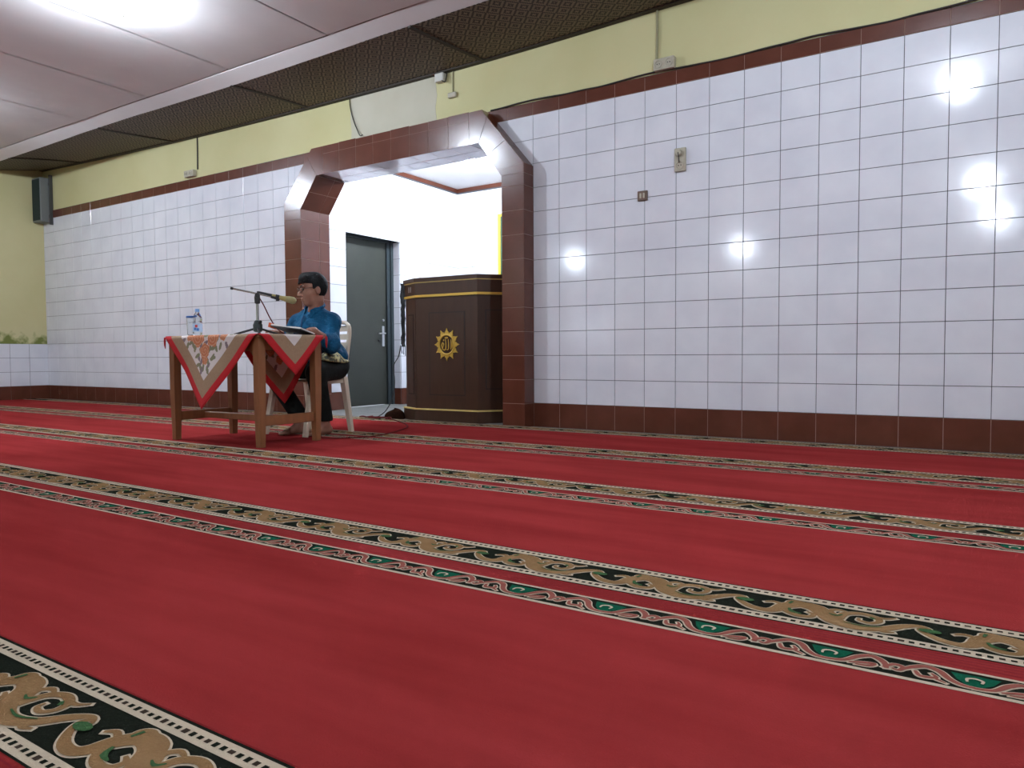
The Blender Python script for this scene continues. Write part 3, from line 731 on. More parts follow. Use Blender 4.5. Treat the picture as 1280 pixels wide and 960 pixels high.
cal = [[(.048, .045), (.050, .0), (.046, -.045)],
       [(.018, .050), (.022, .0), (.018, -.042), (-.002, -.046)],
       [(-.014, .050), (-.008, .0), (-.012, -.040), (-.030, -.050), (-.044, -.036)],
       [(-.044, -.036), (-.056, -.010), (-.046, .016), (-.034, .004), (-.040, -.022), (-.050, -.044)],
       [(-.020, .066), (-.012, .056), (-.004, .066), (.004, .056), (.014, .068)], [(-.030, .046), (-.036, .030)], [(.060, .052), (.066, .028), (.060, -.03)]]
for st in cal:
    c = smoothline([emb(p, .010) for p in st], 5); m = len(c)
    pu.part(MB().tube(c, [.0055*(.55+.45*math.sin(math.pi*i/(m-1))) for i in range(m)], 6), 'calligraphy_stroke', GOLD, True, em)

# black cloth hanging at the pulpit's left edge
bc = Local('hanging_cloth', (-1.475, .06, .70)); mb = MB(); n = 20; vs = []
for i in range(n+1):
    z = 1.29-.60*i/n; wv = .004*math.sin(i*1.3)+.003*math.sin(i*2.9); wd = .035-.012*(i/n)
    for u in range(5): vs.append((-1.478-wd*.35*(u-2)/2+wv, .045+wd*(u-2)/2*1.1, z)); 
    for u in range(4, -1, -1): vs.append((-1.494-wd*.35*(u-2)/2+wv+.004*math.sin(i+u), .04+wd*(u-2)/2*1.1, z))
fs = [(i*10+u, i*10+(u+1) % 10, (i+1)*10+(u+1) % 10, (i+1)*10+u) for i in range(n) for u in range(10)]+[tuple(range(10))[::-1], tuple(n*10+u for u in range(10))]
mb.add(vs, fs); bc.part(mb, 'cloth', BLACKCL, True)
for k in range(4):
    bc.part(MB().tube(smoothline([(-1.485+.004*k, .02+.018*k, .70), (-1.49+.008*k, .02+.016*k, .66), (-1.483+.002*k, .022+.02*k, .625-.01*k)], 4), .004, 6), 'tassel', BLACKCL, True)
tag(bc.e, 'narrow black cloth hanging down the side edge of the pulpit', 'cloth')
# dark bundle at the foot
mb = MB(); vs = []; n, m = 14, 8
for i in range(m+1):
    ph = math.pi/2*i/m
    for k in range(n):
        a = 2*math.pi*k/n; wob = 1+.12*math.sin(3*a+1)+.08*math.sin(5*a)
        vs.append((-1.555+.105*math.cos(a)*math.cos(ph)*wob, -.02+.07*math.sin(a)*math.cos(ph)*wob, .0+.092*math.sin(ph)**.8*(1+.15*math.cos(a))))
fs = [(i*n+k, i*n+(k+1) % n, (i+1)*n+(k+1) % n, (i+1)*n+k) for i in range(m) for k in range(n)]+[tuple(range(n))[::-1]]
mb.add(vs, fs); tag(mb.build('cloth_bundle', DKBROWNCL, smooth=True), 'dark brown crumpled cloth bundle at the foot of the pulpit', 'cloth')

# cables by the pulpit
def cable(name, pts, r, m, label, n=8, cat='cable'):
    return tag(MB().tube(smoothline(pts, n), r, 6).build(name, m, smooth=True), label, cat)
cable('hanging_cable', [(-1.50, .02, .70), (-1.60, .10, .60), (-1.72, .16, .50), (-1.69, .14, .36), (-1.71, .14, .22), (-1.74, .08, .08), (-1.78, 0.0, .012), (-1.80, -.06, .012)], .005, CABLE_D, 'thin dark cable dangling from the pulpit edge to the floor')
pts = [(-1.80, -.06, CT+.008)]
for k in range(26):
    pts.append((-1.62-.13*math.cos(k*.83)+.10*math.sin(k*.31), -.215+.035*math.sin(k*1.37), CT+.010+.004*(k % 3)))
cable('tangled_cable', pts, .005, CABLE_R, 'tangled red-brown cable lying on the carpet edge before the door', 5)

# picture frame on the niche back wall
pf = Local('picture_frame', (-1.75, NY-.01, 1.6)); y0 = NY-TD
for a, b in (((-2.19, 1.5), (-2.15, 2.46)), ((-1.35, 1.5), (-1.31, 2.46)), ((-2.15, 1.5), (-1.35, 1.54)), ((-2.15, 2.42), (-1.35, 2.46))):
    pf.part(MB().box((a[0], y0-.03, a[1]), (b[0], y0, b[1]), bev=.006), 'frame_rail', FRAMEY)
pf.part(MB().box((-2.15, y0-.012, 1.54), (-1.35, y0-.004, 2.42)), 'picture', mat('dark_green_picture', (.03, .09, .06), .4))
tag(pf.e, 'yellow picture frame hanging on the niche back wall', 'picture frame')

# ------------------------------------------------------------------ wall fittings
def socket_box(name, x0, x1, z0, z1, dep, n, vertical, label, body=IVORY, face=None, cat='socket'):
    t = Local(name, ((x0+x1)/2, 0, z0)); yb = -TD if z1 < zt else 0
    t.part(MB().box((x0, yb-dep, z0), (x1, yb, z1), bev=.004), 'housing', body)
    for k in range(n):
        f = (k+.5)/n; cx, cz = ((x0+x1)/2, z0+(z1-z0)*f) if vertical else (x0+(x1-x0)*f, (z0+z1)/2)
        r = .36*min((z1-z0)/(n if vertical else 1), (x1-x0)/(1 if vertical else n))
        s = t.part(MB().lathe([(0, .001), (r*.8, .001), (r*.85, .006), (r, .006), (r, 0)], (cx, yb-dep, cz), 16, axis=(0, -1, 0)), 'outlet', face or body, True)
        for dx in (-.3, .3): t.part(MB().lathe([(0, .004), (r*.14, .004), (r*.14, 0)], (cx+dx*r, yb-dep, cz), 8, axis=(0, -1, 0)), 'pin_hole', BLACKPL, False, s)
    tag(t.e, label, cat); return t
s1 = socket_box('double_socket', 1.075, 1.235, 2.715, 2.80, .05, 2, False, 'ivory double socket on the yellow wall above the right tiles')
s2 = socket_box('wall_socket', 1.232, 1.318, 1.955, 2.125, .022, 2, True, 'ivory vertical double socket on the white tiles')
# a plug sits in the upper outlet
s2.part(MB().lathe([(0, .03), (.018, .03), (.026, .012), (.026, 0)], (1.272, -.03, 2.085), 14, axis=(0, -1, 0)), 'plug', IVORY, True)
sw = Local('light_switch', (.977, 0, 1.78)); sw.part(MB().box((.938, -.022, 1.775), (1.018, -TD, 1.85), bev=.004), 'plate', BROWNPL)
for k in range(2): sw.part(MB().box((.957+.026*k, -.028, 1.792), (.974+.026*k, -.022, 1.832), bev=.003), 'rocker', IVORY)
tag(sw.e, 'small brown wall switch with pale rockers on the white tiles', 'switch')
s3 = socket_box('wall_socket', -4.80, -4.62, 2.725, 2.80, .05, 2, False, 'small ivory socket block on the yellow wall left of the arch')
cl = Local('pull_switch', (-.83, 0, 2.90)); cl.part(MB().box((-.875, -.03, 2.90), (-.785, 0, 2.945), bev=.006), 'switch_body', IVORY)
cl.part(MB().tube([(-.83, -.006, 2.945), (-.828, -.006, 3.16)], .006, 6), 'conduit', CABLE_P, True); tag(cl.e, 'small switch hanging below a short conduit on the bare plaster', 'switch')
jb = Local('junction_box', (-.95, 0, 3.06)); jb.part(MB().box((-1.0, -.06, 3.055), (-.90, 0, 3.13), bev=.008), 'box_body', mat('dirty_white_plastic', (.6, .58, .52), .5))
jb.part(MB().tube(smoothline([(-.92, -.05, 3.06), (-.885, -.05, 3.04), (-.88, -.03, 3.10), (-.89, -.01, 3.16)], 5), .005, 6), 'wire', CABLE_D, True); tag(jb.e, 'small white junction box under the woven ceiling above the arch', 'junction box')
cable('conduit_cable', [(-4.585, -.007, 3.20), (-4.585, -.007, 3.0), (-4.59, -.007, 2.80)], .007, CABLE_D, 'dark cable running down to the left socket block')
cable('conduit_cable', [(1.088, -.008, 3.19), (1.09, -.008, 3.0), (1.085, -.008, 2.80)], .010, CABLE_P, 'painted conduit running down to the double socket')
cable('loose_wire', [(-2.10, -.012, 3.16), (-2.09, -.015, 3.05), (-2.05, -.015, 2.92), (-1.98, -.03, 2.80), (-1.88, -.10, 2.72), (-1.80, -.15, 2.70)], .005, CABLE_D, 'loose dark wire drooping over the bare plaster onto the arch')
pts = [(-.42, -.012, 2.712)]
for k in range(40): x = -.3+k*.155; pts.append((x, -.012, 2.713+.009*math.sin(k*.9)*(.3 if k % 5 == 0 else 1)))
cable('wall_cable', pts, .006, CABLE_D, 'dark cable clipped along the top of the brown tile course', 3)
cable('plug_lead', [(1.272, -.06, 2.085), (1.276, -.055, 2.05), (1.272, -.034, 2.015)], .004, CABLE_D, 'short lead of the plug in the ivory tile socket', 4)

# loudspeaker in the corner
sp = Local('wall_speaker', (-8.14, -.08, 2.53))
sp.part(MB().box((-8.27, -.155, 2.535), (-8.03, -.01, 3.155), bev=.008), 'cabinet', SPBODY)
sp.part(MB().box((-8.255, -.162, 2.555), (-8.045, -.154, 3.135), bev=.004), 'grille', SPGRILLE)
sp.part(MB().box((-8.02, -.05, 2.50), (-8.0, -.002, 3.20), bev=.003), 'mounting_rail', mat('dark_metal', (.05, .05, .045), .5))
for z in (2.60, 3.05): sp.part(MB().box((-8.03, -.05, z), (-8.02, -.02, z+.04)), 'clamp', mat('dark_metal', (.05, .05, .045), .5))
tag(sp.e, 'tall grey column loudspeaker with dark green grille in the wall corner', 'speaker')

# ------------------------------------------------------------------ table
TX, TY, TZ = -1.215, -1.955, .745
ta = Local('wooden_table', (TX, TY, CT))
LX, LY = .46, .235
for sx in (-1, 1):
    for sy in (-1, 1):
        mb = MB(); x, y = TX+sx*LX, TY+sy*LY; a, bt = .027, .021
        vs = [(x+p*bt, y+q*bt, CT+.002) for p, q in ((-1,-1),(1,-1),(1,1),(-1,1))]+[(x+p*a, y+q*a, .35) for p, q in ((-1,-1),(1,-1),(1,1),(-1,1))]+[(x+p*a, y+q*a, TZ-.02) for p, q in ((-1,-1),(1,-1),(1,1),(-1,1))]
        mb.add(vs, [(3,2,1,0),(8,9,10,11)]+[(i, (i+1) % 4, (i+1) % 4+4, i+4) for i in range(4)]+[(4+i, 4+(i+1) % 4, 8+(i+1) % 4, 8+i) for i in range(4)])
        ta.part(mb, 'leg', WOOD)
for sx in (-1, 1):
    ta.part(MB().box((TX+sx*LX-.014, TY-LY+.03, .15), (TX+sx*LX+.014, TY+LY-.03, .215), bev=.003), 'stretcher', WOOD)
    ta.part(MB().box((TX+sx*LX-.012, TY-LY+.03, TZ-.10), (TX+sx*LX+.012, TY+LY-.03, TZ-.02)), 'apron', WOOD)
ta.part(MB().box((TX-LX, TY-.02, .155), (TX+LX, TY+.02, .20), bev=.003), 'stretcher', WOOD)
for sy in (-1, 1): ta.part(MB().box((TX-LX+.03, TY+sy*LY-.012, TZ-.10), (TX+LX-.03, TY+sy*LY+.012, TZ-.02)), 'apron', WOOD)
TA, TB = .50, .272
ta.part(MB().box((TX-TA, TY-TB, TZ-.02), (TX+TA, TY+TB, TZ), bev=.004), 'tabletop', WOOD)
tag(ta.e, 'plain orange-brown wooden table under a diamond-laid tablecloth', 'table')

# tablecloth: a square laid cornerwise, printed roses in the middle
D, DW, DB = .778, .585, .706
def cloth_pos(u, v):
    e = .004; zt_ = TZ+e; x, y, z = u, v, zt_; r = .018
    def fold(t, lim):            # distance past the edge -> (along, drop)
        ex = abs(t)-lim
        if ex <= 0: return t, 0
        s = math.copysign(1, t); arc = r*math.pi/2
        if ex < arc: a = ex/r; return s*(lim+r*math.sin(a)), r*(1-math.cos(a))
        return s*(lim+r), r+ex-arc
    x, dx = fold(u, TA-.002); y, dy = fold(v, TB-.002); drop = math.hypot(dx, dy)
    if dy > 0: y += math.copysign(1, v)*dy*(.05+.07*math.sin(u*7+1.2)*min(1, dy*4)); x += .02*dy*math.sin(u*9)
    if dx > 0: x += math.copysign(1, u)*dx*(.05+.05*math.sin(v*11))
    return (TX+x, TY+y, zt_-drop)
lines = sorted(set([round(q, 4) for q in list(np.linspace(-D, -DB, 4))+list(np.linspace(-DB, -DW, 8))+list(np.linspace(-DW, DW, 171))+list(np.linspace(DW, DB, 8))+list(np.linspace(DB, D, 4))]))
NL = len(lines)
def rose(p, c, r, rot):
    d = p-np.array(c); rr = math.hypot(*d); a = math.atan2(d[1], d[0])+rot
    R = r*(1+.10*math.cos(5*a))
    if rr > R: return None
    k = rr/r*2.6+a/(2*math.pi); fr_ = k-math.floor(k)
    return 4 if fr_ < .28 else 3
ROSES = [((-.10, -.295), .062, .3), ((.06, -.30), .058, 1.1), ((-.02, -.385), .05, 2), ((.17, -.285), .035, 0), ((-.19, -.28), .04, 1), ((-.01, -.45), .03, 1), ((.0, .32), .055, 0), ((.09, .36), .045, 1), ((-.09, .38), .045, 2), ((.0, .45), .035, 1), ((-.12, 0), .07, 0), ((.12, .05), .07, 1), ((0, -.12), .06, 2)]
LEAVES = [(c[0]+.085*math.cos(t), c[1]+.075*math.sin(t), t) for c, r, _ in ROSES for t in (2.2, 3.6, 4.4, 5.2, .2)]+[(-.02, -.50, 1.5), (.03, -.49, 1), (-.05, -.50, 2), (.07, -.43, 1), (-.08, -.43, 2)]
def cloth_mat(u, v):
    q = abs(u)+abs(v)
    if q > DB: return 0
    if q > DW: return 1
    if abs(u) > .40: return 2
    p = np.array((u, v))
    for c, r, ro in ROSES:
        m = rose(p, c, r, ro)
        if m: return m
    for i, (x, y, t) in enumerate(LEAVES):
        du, dv = u-x, v-y; a = du*math.cos(t)+dv*math.sin(t); b_ = -du*math.sin(t)+dv*math.cos(t)
        if (a/.030)**2+(b_/.013)**2 < 1: return 5 if i % 3 else 6
    return 2
mb = MB(); vs = []; fs = []; ms = []
for s in lines:
    for t in lines: vs.append(cloth_pos((s+t)/2, (s-t)/2))
for i in range(NL-1):
    for j in range(NL-1):
        sc, tc = (lines[i]+lines[i+1])/2, (lines[j]+lines[j+1])/2
        fs.append((i*NL+j, i*NL+j+1, (i+1)*NL+j+1, (i+1)*NL+j)); ms.append(cloth_mat((sc+tc)/2, (sc-tc)/2))
me = bpy.data.meshes.new('tablecloth'); me.from_pydata(vs, [], fs)
for m in (CLRED, CLBEIGE, CLWHITE, CLORANGE, CLORANGE2, CLGREEN, CLPURPLE): me.materials.append(m)
me.polygons.foreach_set('material_index', ms); me.polygons.foreach_set('use_smooth', [True]*len(fs)); me.update()
tcl = link('tablecloth', me); md = tcl.modifiers.new('thickness', 'SOLIDIFY'); md.thickness = .0022; md.offset = 1
tag(tcl, 'red-bordered beige tablecloth with printed orange roses hanging in points', 'tablecloth')
# frayed threads at the two visible corners
for k, (x, y, z) in enumerate(((-1.728, -2.236, .742), (-.700, -1.672, .742))):
    mb = MB()
    for j in range(3): mb.tube(smoothline([(x+.006*j, y, z), (x+.008*j+.004, y-.004, z-.03), (x+.004*j, y, z-.06-.01*j)], 3), .0025, 5)
    mb.build('loose_thread', CLRED, tcl, smooth=True)
TT = TZ+.0065                            # top of the cloth

# ------------------------------------------------------------------ things on the table
gl = Local('drinking_glass', (-1.575, -2.12, TT)); gx, gy = -1.575, -2.12
gl.part(MB().lathe([(.0, .002), (.024, .002), (.030, .008), (.034, .128), (.0325, .128), (.028, .012), (.0, .010)], (gx, gy, TT), 24), 'glass_body', GLASS, True)
gl.part(MB().lathe([(0, .130), (.036, .130), (.037, .133), (.037, .139), (.034, .143), (0, .144)], (gx, gy, TT), 24), 'lid', BLUEPL, True)
tag(gl.e, 'tall clear drinking glass with a blue lid on the table', 'glass')
bx, by = -1.515, -2.115
bo = Local('water_bottle', (bx, by, TT))
bo.part(MB().lathe([(0, .003), (.022, .002), (.031, .010), (.032, .05), (.029, .056), (.032, .062), (.032, .10), (.029, .105), (.032, .112), (.030, .130), (.022, .150), (.0125, .165), (.0125, .176)], (bx, by, TT), 24), 'bottle_body', PETM, True)
bo.part(MB().lathe([(.0326, .030), (.0332, .032), (.0332, .085), (.0326, .087)], (bx, by, TT), 24), 'label', LABELM, True)
bo.part(MB().lathe([(0, .170), (.0155, .170), (.0155, .188), (.013, .192), (0, .192)], (bx, by, TT), 16), 'cap', mat('pale_blue_cap', (.22, .42, .75), .4), True)
for k, (a0, z, m) in enumerate(((-1.1, .070, LABELR), (-1.35, .050, LABELB), (-.8, .046, LABELB))):
    mb = MB(); vs = []
    for i in range(6):
        a = a0+.10*i
        for zz in (z-.010, z+.008): vs.append((bx+.0336*math.cos(a), by+.0336*math.sin(a), TT+zz))
    mb.add(vs, [(2*i, 2*i+2, 2*i+3, 2*i+1) for i in range(5)]); bo.part(mb, 'label_mark', m)
tag(bo.e, 'clear plastic water bottle with pale blue label and cap beside the glass', 'bottle')

# microphone stand
mx, my = -1.045, -1.97
ms_ = Local('microphone_stand', (mx, my, TT))
for k in range(3):
    a = math.radians((205, 325, 85)[k]); d = Vector((math.cos(a), math.sin(a), 0)); p = Vector((mx, my, TT))
    lg = ms_.part(MB().tube([p+d*.02+Vector((0, 0, .045)), p+d*.08+Vector((0, 0, .030)), p+d*.165+Vector((0, 0, .008))], .0075, 8), 'leg', BLACKPL, True)
    ms_.part(MB().lathe([(0, 0), (.010, 0), (.010, .012), (0, .016)], p+d*.165, 10), 'rubber_foot', BLACKPL, True, lg)
ms_.part(MB().lathe([(.018, .02), (.030, .028), (.032, .07), (.026, .084), (.022, .098), (.012, .104)], (mx, my, TT), 16), 'base_hub', mat('dark_green_black_plastic', (.018, .028, .026), .5), True)
ms_.part(MB().tube([(mx+.025, my-.01, TT+.080), (mx+.048, my-.012, TT+.092)], [.006, .011], 8), 'clamp_knob', BLACKPL, True)
ms_.part(MB().tube([(mx, my, TT+.09), (mx, my, TT+.245)], .0095, 12), 'pole', CHROME, True)
cl0 = Vector((mx, my, 1.022))
ms_.part(MB().lathe([(.011, -.055), (.018, -.05), (.020, -.01), (.016, .006), (0, .01)], cl0, 14), 'clutch', BLACKPL, True)
dirb = (Vector((-.89, -1.75, .978))-Vector((-1.14, -2.10, 1.068))).normalized()
sd = dirb.cross(Vector((0, 0, 1))).normalized()
ms_.part(MB().tube([cl0-sd*.03, cl0+sd*.03], .017, 12), 'clutch_knob', BLACKPL, True)
b0, b1 = Vector((-1.145, -2.105, 1.070)), Vector((-.985, -1.885, 1.016))
ms_.part(MB().tube([b0, b1], .0065, 10), 'boom', CHROME, True)
ms_.part(MB().tube([b0-dirb*.004, b0+dirb*.014], .009, 10), 'boom_end_cap', BLACKPL, True)
clip0 = b1+Vector((0, 0, .0)); ms_.part(MB().tube([clip0-dirb*.015, clip0+dirb*.02, clip0+dirb*.045+Vector((0, 0, -.006))], [.010, .013, .010], 10), 'microphone_clip', BLACKPL, True)
ms_.part(MB().tube([clip0+dirb*.03+Vector((0, 0, -.02)), clip0+dirb*.03+Vector((0, 0, .004))], [.012, .010], 10), 'clip_screw', BLACKPL, True)
tag(ms_.e, 'short black desk microphone stand with tripod base and chrome boom', 'microphone stand')
# microphone
m0 = Vector((-1.055, -1.965, 1.046)); md_ = (Vector((-.895, -1.765, .992))-m0).normalized()
mc = Local('microphone', tuple(m0)); q = lambda t: m0+md_*t
mc.part(MB().tube([q(0), q(.012), q(.085), q(.10)], [.010, .0125, .013, .013], 14), 'connector', BLACKPL, True)
mc.part(MB().tube([q(.10), q(.17), q(.185)], [.0135, .016, .017], 16), 'handle', MICGOLD, True)
mc.part(MB().tube([q(.125), q(.15)], .0168, 16), 'switch_band', BLACKPL, True)
mc.part(MB().tube([q(.185), q(.195)], .0195, 16), 'collar', MICGOLD, True)
mc.part(MB().tube([q(.195), q(.215), q(.245), q(.262), q(.268)], [.0195, .024, .025, .018, .006], 16), 'grille_head', MICGRILLE, True)
tag(mc.e, 'gold and black vocal microphone on the boom of the desk stand', 'microphone')
cable('microphone_cable', [(mx+.004, my-.012, 1.04), (mx+.02, my+.03, .97), (mx+.02, my+.09, .87), (mx+.03, my+.14, .80), (mx+.06, my+.18, TT+.012), (-.93, -1.80, TT+.006), (-.86, -1.72, TT+.006), (-.79, -1.655, TT-.01), (-.785, -1.640, .60), (-.80, -1.65, .30), (-.80, -1.645, .06), (-.78, -1.64, CT+.008)], .0042, CABLE_R, 'thin microphone cable running from the stand over the table edge')
cable('floor_cable', [(-.78, -1.64, CT+.008), (-.66, -1.58, CT+.008), (-.55, -1.30, CT+.008), (-.8, -.7, CT+.008), (-1.3, -.30, CT+.008), (-1.45, -.26, CT+.008)], .0042, CABLE_R, 'thin red-brown cable lying on the carpet between table and pulpit')

# open book with orange cover, leaning on the hands
bk = Local('open_book', (-.93, -1.80, TT)); bc0 = Vector((-.845, -1.835, TT+.034))
ex = Vector((.92, .22, -.11)).normalized(); ey = Vector((-.27, .95, -.20)); ey = (ey-ex*ey.dot(ex)).normalized(); ez = ex.cross(ey)
def bkslab(u0, u1, v0, v1, w0, w1, lift=0, n=6):
    mb = MB(); vs = []
    for i in range(n+1):
        u = u0+(u1-u0)*i/n; cv = lift*(math.sin(math.pi*abs(u)/.16*.9)) if lift else 0
        for v, w_ in ((v0, w0), (v1, w0), (v1, w1), (v0, w1)): p = bc0+ex*u+ey*v+ez*(w_+(cv if w_ == w1 else 0)); vs.append(p)
    fs = [(4*i+k, 4*i+4+k, 4*i+4+(k+1) % 4, 4*i+(k+1) % 4) for i in range(n) for k in range(4)]+[(3, 2, 1, 0), (4*n, 4*n+1, 4*n+2, 4*n+3)]
    mb.add(vs, [f[::-1] for f in fs]); return mb
bk.part(bkslab(-.125, .125, -.09, .09, -.006, 0), 'cover', BLACKPL)
bk.part(bkslab(-.120, -.004, -.086, .086, .0002, .007, .005), 'page_block', PAPER, True); bk.part(bkslab(.004, .120, -.086, .086, .0002, .006, .005), 'page_block', PAPER, True)
bk.part(bkslab(-.140, -.120, -.088, -.02, -.012, .018), 'bookmark_flap', ORANGE)
tag(bk.e, 'open book with dark cover and orange flap lying tilted before the seated man', 'book')
tag(MB().lathe([(0, 0), (.020, .002), (.026, .012), (.025, .030), (.016, .040), (0, .042)], (-.985, -1.745, TT), 12).build('pouch', mat('grey_green_cloth', (.17, .17, .14), .8), smooth=True), 'small grey-green pouch lying beside the open book', 'pouch')

# ------------------------------------------------------------------ plastic chair
ch = Local('plastic_chair', (-1.19, -1.40, CT))
cx0, cx1, cyf, cyr = -1.40, -.985, -1.56, -1.21
def chleg(p, q, w0, w1, nm='leg'):
    mb = MB(); mb.bar(p, q, w0, w0*.8, w1, w1*.8); return ch.part(mb, nm, CREAMPL)
sb = MB(); n = 10; vs = []
for i in range(n+1):
    for j in range(n+1):
        u, v = i/n, j/n; x = cx0-.01+(cx1-cx0+.02)*u; y = cyf+(cyr-cyf)*v
        vs.append((x, y, .44-.014*math.sin(math.pi*u)*math.sin(math.pi*min(1, v*1.2))-.012*(v)+(-.012 if j == 0 else 0)))
fs = [(i*(n+1)+j, (i+1)*(n+1)+j, (i+1)*(n+1)+j+1, i*(n+1)+j+1) for i in range(n) for j in range(n)]; N_ = len(vs)
vs += [(x, y, z-.012) for x, y, z in vs]; fs += [tuple(N_+k for k in f[::-1]) for f in fs]
rim = [(0, j) for j in range(n)]+[(i, n) for i in range(n)]+[(n, j) for j in range(n, 0, -1)]+[(i, 0) for i in range(n, 0, -1)]
ri = [i*(n+1)+j for i, j in rim]; fs += [(ri[k], ri[(k+1) % len(ri)], N_+ri[(k+1) % len(ri)], N_+ri[k]) for k in range(len(ri))]
sb.add(vs, fs); ch.part(sb, 'seat', CREAMPL, True)
for sx, x in ((-1, cx0), (1, cx1)):
    chleg((x, cyf+.022, .43), (x+sx*.012, -1.63, CT), .048, .034)
    chleg((x, cyr-.02, .44), (x+sx*.02, cyr+.035, CT), .050, .034)
    ch.part(MB().box((x-.012, cyf+.02, .395), (x+.012, cyr-.02, .432), bev=.004), 'side_rail', CREAMPL)
ch.part(MB().box((cx0, cyf+.0, .412), (cx1, cyf+.02, .436), bev=.006), 'front_rail', CREAMPL)
# back: two curved posts, rounded top and slats
post = lambda sx, x: [(x, cyr-.02, .42), (x, cyr, .52), (x-sx*.002, cyr+.03, .66), (x-sx*.008, cyr+.055, .78), (x-sx*.028, cyr+.066, .845)]
pl_, pr_ = post(-1, cx0), post(1, cx1)
arch = pl_+[(cx0+.09, cyr+.074, .868), ((cx0+cx1)/2, cyr+.078, .876), (cx1-.09, cyr+.074, .868)]+pr_[::-1]
ch.part(MB().tube(smoothline(arch, 6), .015, 8, flat=1.25), 'back_frame', CREAMPL, True)
for k in range(4):
    z0, z1 = .60+.066*k, .645+.066*k; mb = MB(); vs = []; n = 8
    for i in range(n+1):
        u = i/n; x = cx0+.008+(cx1-cx0-.016)*u; yy = lambda z: cyr+.02+(z-.6)*.20+.018*math.sin(math.pi*u)
        vs += [(x, yy(z0), z0), (x, yy(z1), z1), (x, yy(z1)+.006, z1), (x, yy(z0)+.006, z0)]
    fs = [(4*i+a, 4*i+(a+1) % 4, 4*i+4+(a+1) % 4, 4*i+4+a) for i in range(n) for a in range(4)]+[(0, 3, 2, 1), (4*n, 4*n+1, 4*n+2, 4*n+3)]
    mb.add(vs, fs); ch.part(mb, 'back_slat', CREAMPL)
tag(ch.e, 'cream moulded plastic chair the man sits on behind the table', 'chair')

# ------------------------------------------------------------------ the seated man
def surface(prims, h, k=.02, pad=.03):
    """smooth union of rounded cones and ellipsoids, meshed by surface nets. prim: dict(t,cap/ell..., sub)"""
    lo = np.full(3, 9e9); hi = -lo
    for p in prims:
        if p.get('sub') or p['t'] == 'cut': continue
        pts = np.array([p['a'], p['b']]) if p['t'] == 'cap' else np.array([p['c']]); r = max(p['r']); lo = np.minimum(lo, pts.min(0)-r-pad); hi = np.maximum(hi, pts.max(0)+r+pad)
    n = np.ceil((hi-lo)/h).astype(int)+1; G = np.full(n, 1.0, np.float32)
    ax = [lo[i]+h*np.arange(n[i]) for i in range(3)]
    for p in prims:
        if p['t'] == 'cut':
            X, Y, Z = np.meshgrid(*ax, indexing='ij'); G = np.maximum(G, p['f'](X, Y, Z).astype(np.float32)); continue
        pts = np.array([p['a'], p['b']]) if p['t'] == 'cap' else np.array([p['c']]); m = max(p['r'])+.05
        i0 = np.clip(((pts.min(0)-m-lo)/h).astype(int), 0, n-1); i1 = np.clip(((pts.max(0)+m-lo)/h).astype(int)+2, 1, n)
        sl = tuple(slice(a, b) for a, b in zip(i0, i1)); X, Y, Z = np.meshgrid(*[ax[i][sl[i]] for i in range(3)], indexing='ij'); P = np.stack((X, Y, Z), -1)
        if p['t'] == 'cap':
            a, b = np.array(p['a']), np.array(p['b']); d = b-a; t = np.clip(((P-a) @ d)/(d @ d), 0, 1); q = np.linalg.norm(P-a-t[..., None]*d, axis=-1)-(p['r'][0]*(1-t)+p['r'][1]*t)
        else:
            L = (P-np.array(p['c'])) @ np.array(p.get('R', np.eye(3))).T; rr = np.array(p['r']); k0 = np.linalg.norm(L/rr, axis=-1); k1 = np.linalg.norm(L/rr**2, axis=-1)+1e-9; q = k0*(k0-1)/k1
        g = G[sl]; kk = p.get('k', k)
        if p.get('sub'): q = -q; hh = np.clip(.5-.5*(g-q)/kk, 0, 1); G[sl] = g*(1-hh)+q*hh+kk*hh*(1-hh)
        else: hh = np.clip(.5+.5*(g-q)/kk, 0, 1); G[sl] = g*(1-hh)+q*hh-kk*hh*(1-hh)
    I = G < 0; nc = n-1
    def cs(A, o): return A[o[0]:o[0]+nc[0], o[1]:o[1]+nc[1], o[2]:o[2]+nc[2]]
    C8 = [(a, b, c) for a in (0, 1) for b in (0, 1) for c in (0, 1)]
    cnt = sum(cs(I, o).astype(np.int8) for o in C8); M = (cnt > 0) & (cnt < 8); ids = np.full(nc, -1, np.int64); ids[M] = np.arange(M.sum()); W = np.argwhere(M)
    acc = np.zeros((len(W), 3)); num = np.zeros(len(W))
    for i, o in enumerate(C8):
        for ax_ in range(3):
            if o[ax_]: continue
            o2 = list(o); o2[ax_] = 1; ga = G[W[:, 0]+o[0], W[:, 1]+o[1], W[:, 2]+o[2]]; gb = G[W[:, 0]+o2[0], W[:, 1]+o2[1], W[:, 2]+o2[2]]; cr = (ga < 0) != (gb < 0)
            t = np.where(cr, ga/np.where(cr, ga-gb, 1), 0); pt = np.repeat(np.array(o, float)[None], len(W), 0); pt[:, ax_] += t; acc[cr] += pt[cr]; num[cr] += 1
    V = lo+h*(W+acc/num[:, None]); F = []
    for ax_ in range(3):
        u, v = [(1, 2), (2, 0), (0, 1)][ax_]; sh = [slice(0, None)]*3; A = I[tuple(slice(0, -1) if i == ax_ else slice(None) for i in range(3))]; B = I[tuple(slice(1, None) if i == ax_ else slice(None) for i in range(3))]
        for sgn in (0, 1):
            E_ = np.argwhere((A & ~B) if sgn == 0 else (~A & B)); E_ = E_[(E_[:, u] > 0) & (E_[:, v] > 0) & (E_[:, u] < nc[u]) & (E_[:, v] < nc[v])]
            def c(du, dv): q = E_.copy(); q[:, u] -= du; q[:, v] -= dv; return ids[q[:, 0], q[:, 1], q[:, 2]]
            Q = np.stack((c(1, 1), c(0, 1), c(0, 0), c(1, 0)), 1); F.append(Q if sgn == 0 else Q[:, ::-1])
    return V, np.concatenate(F)
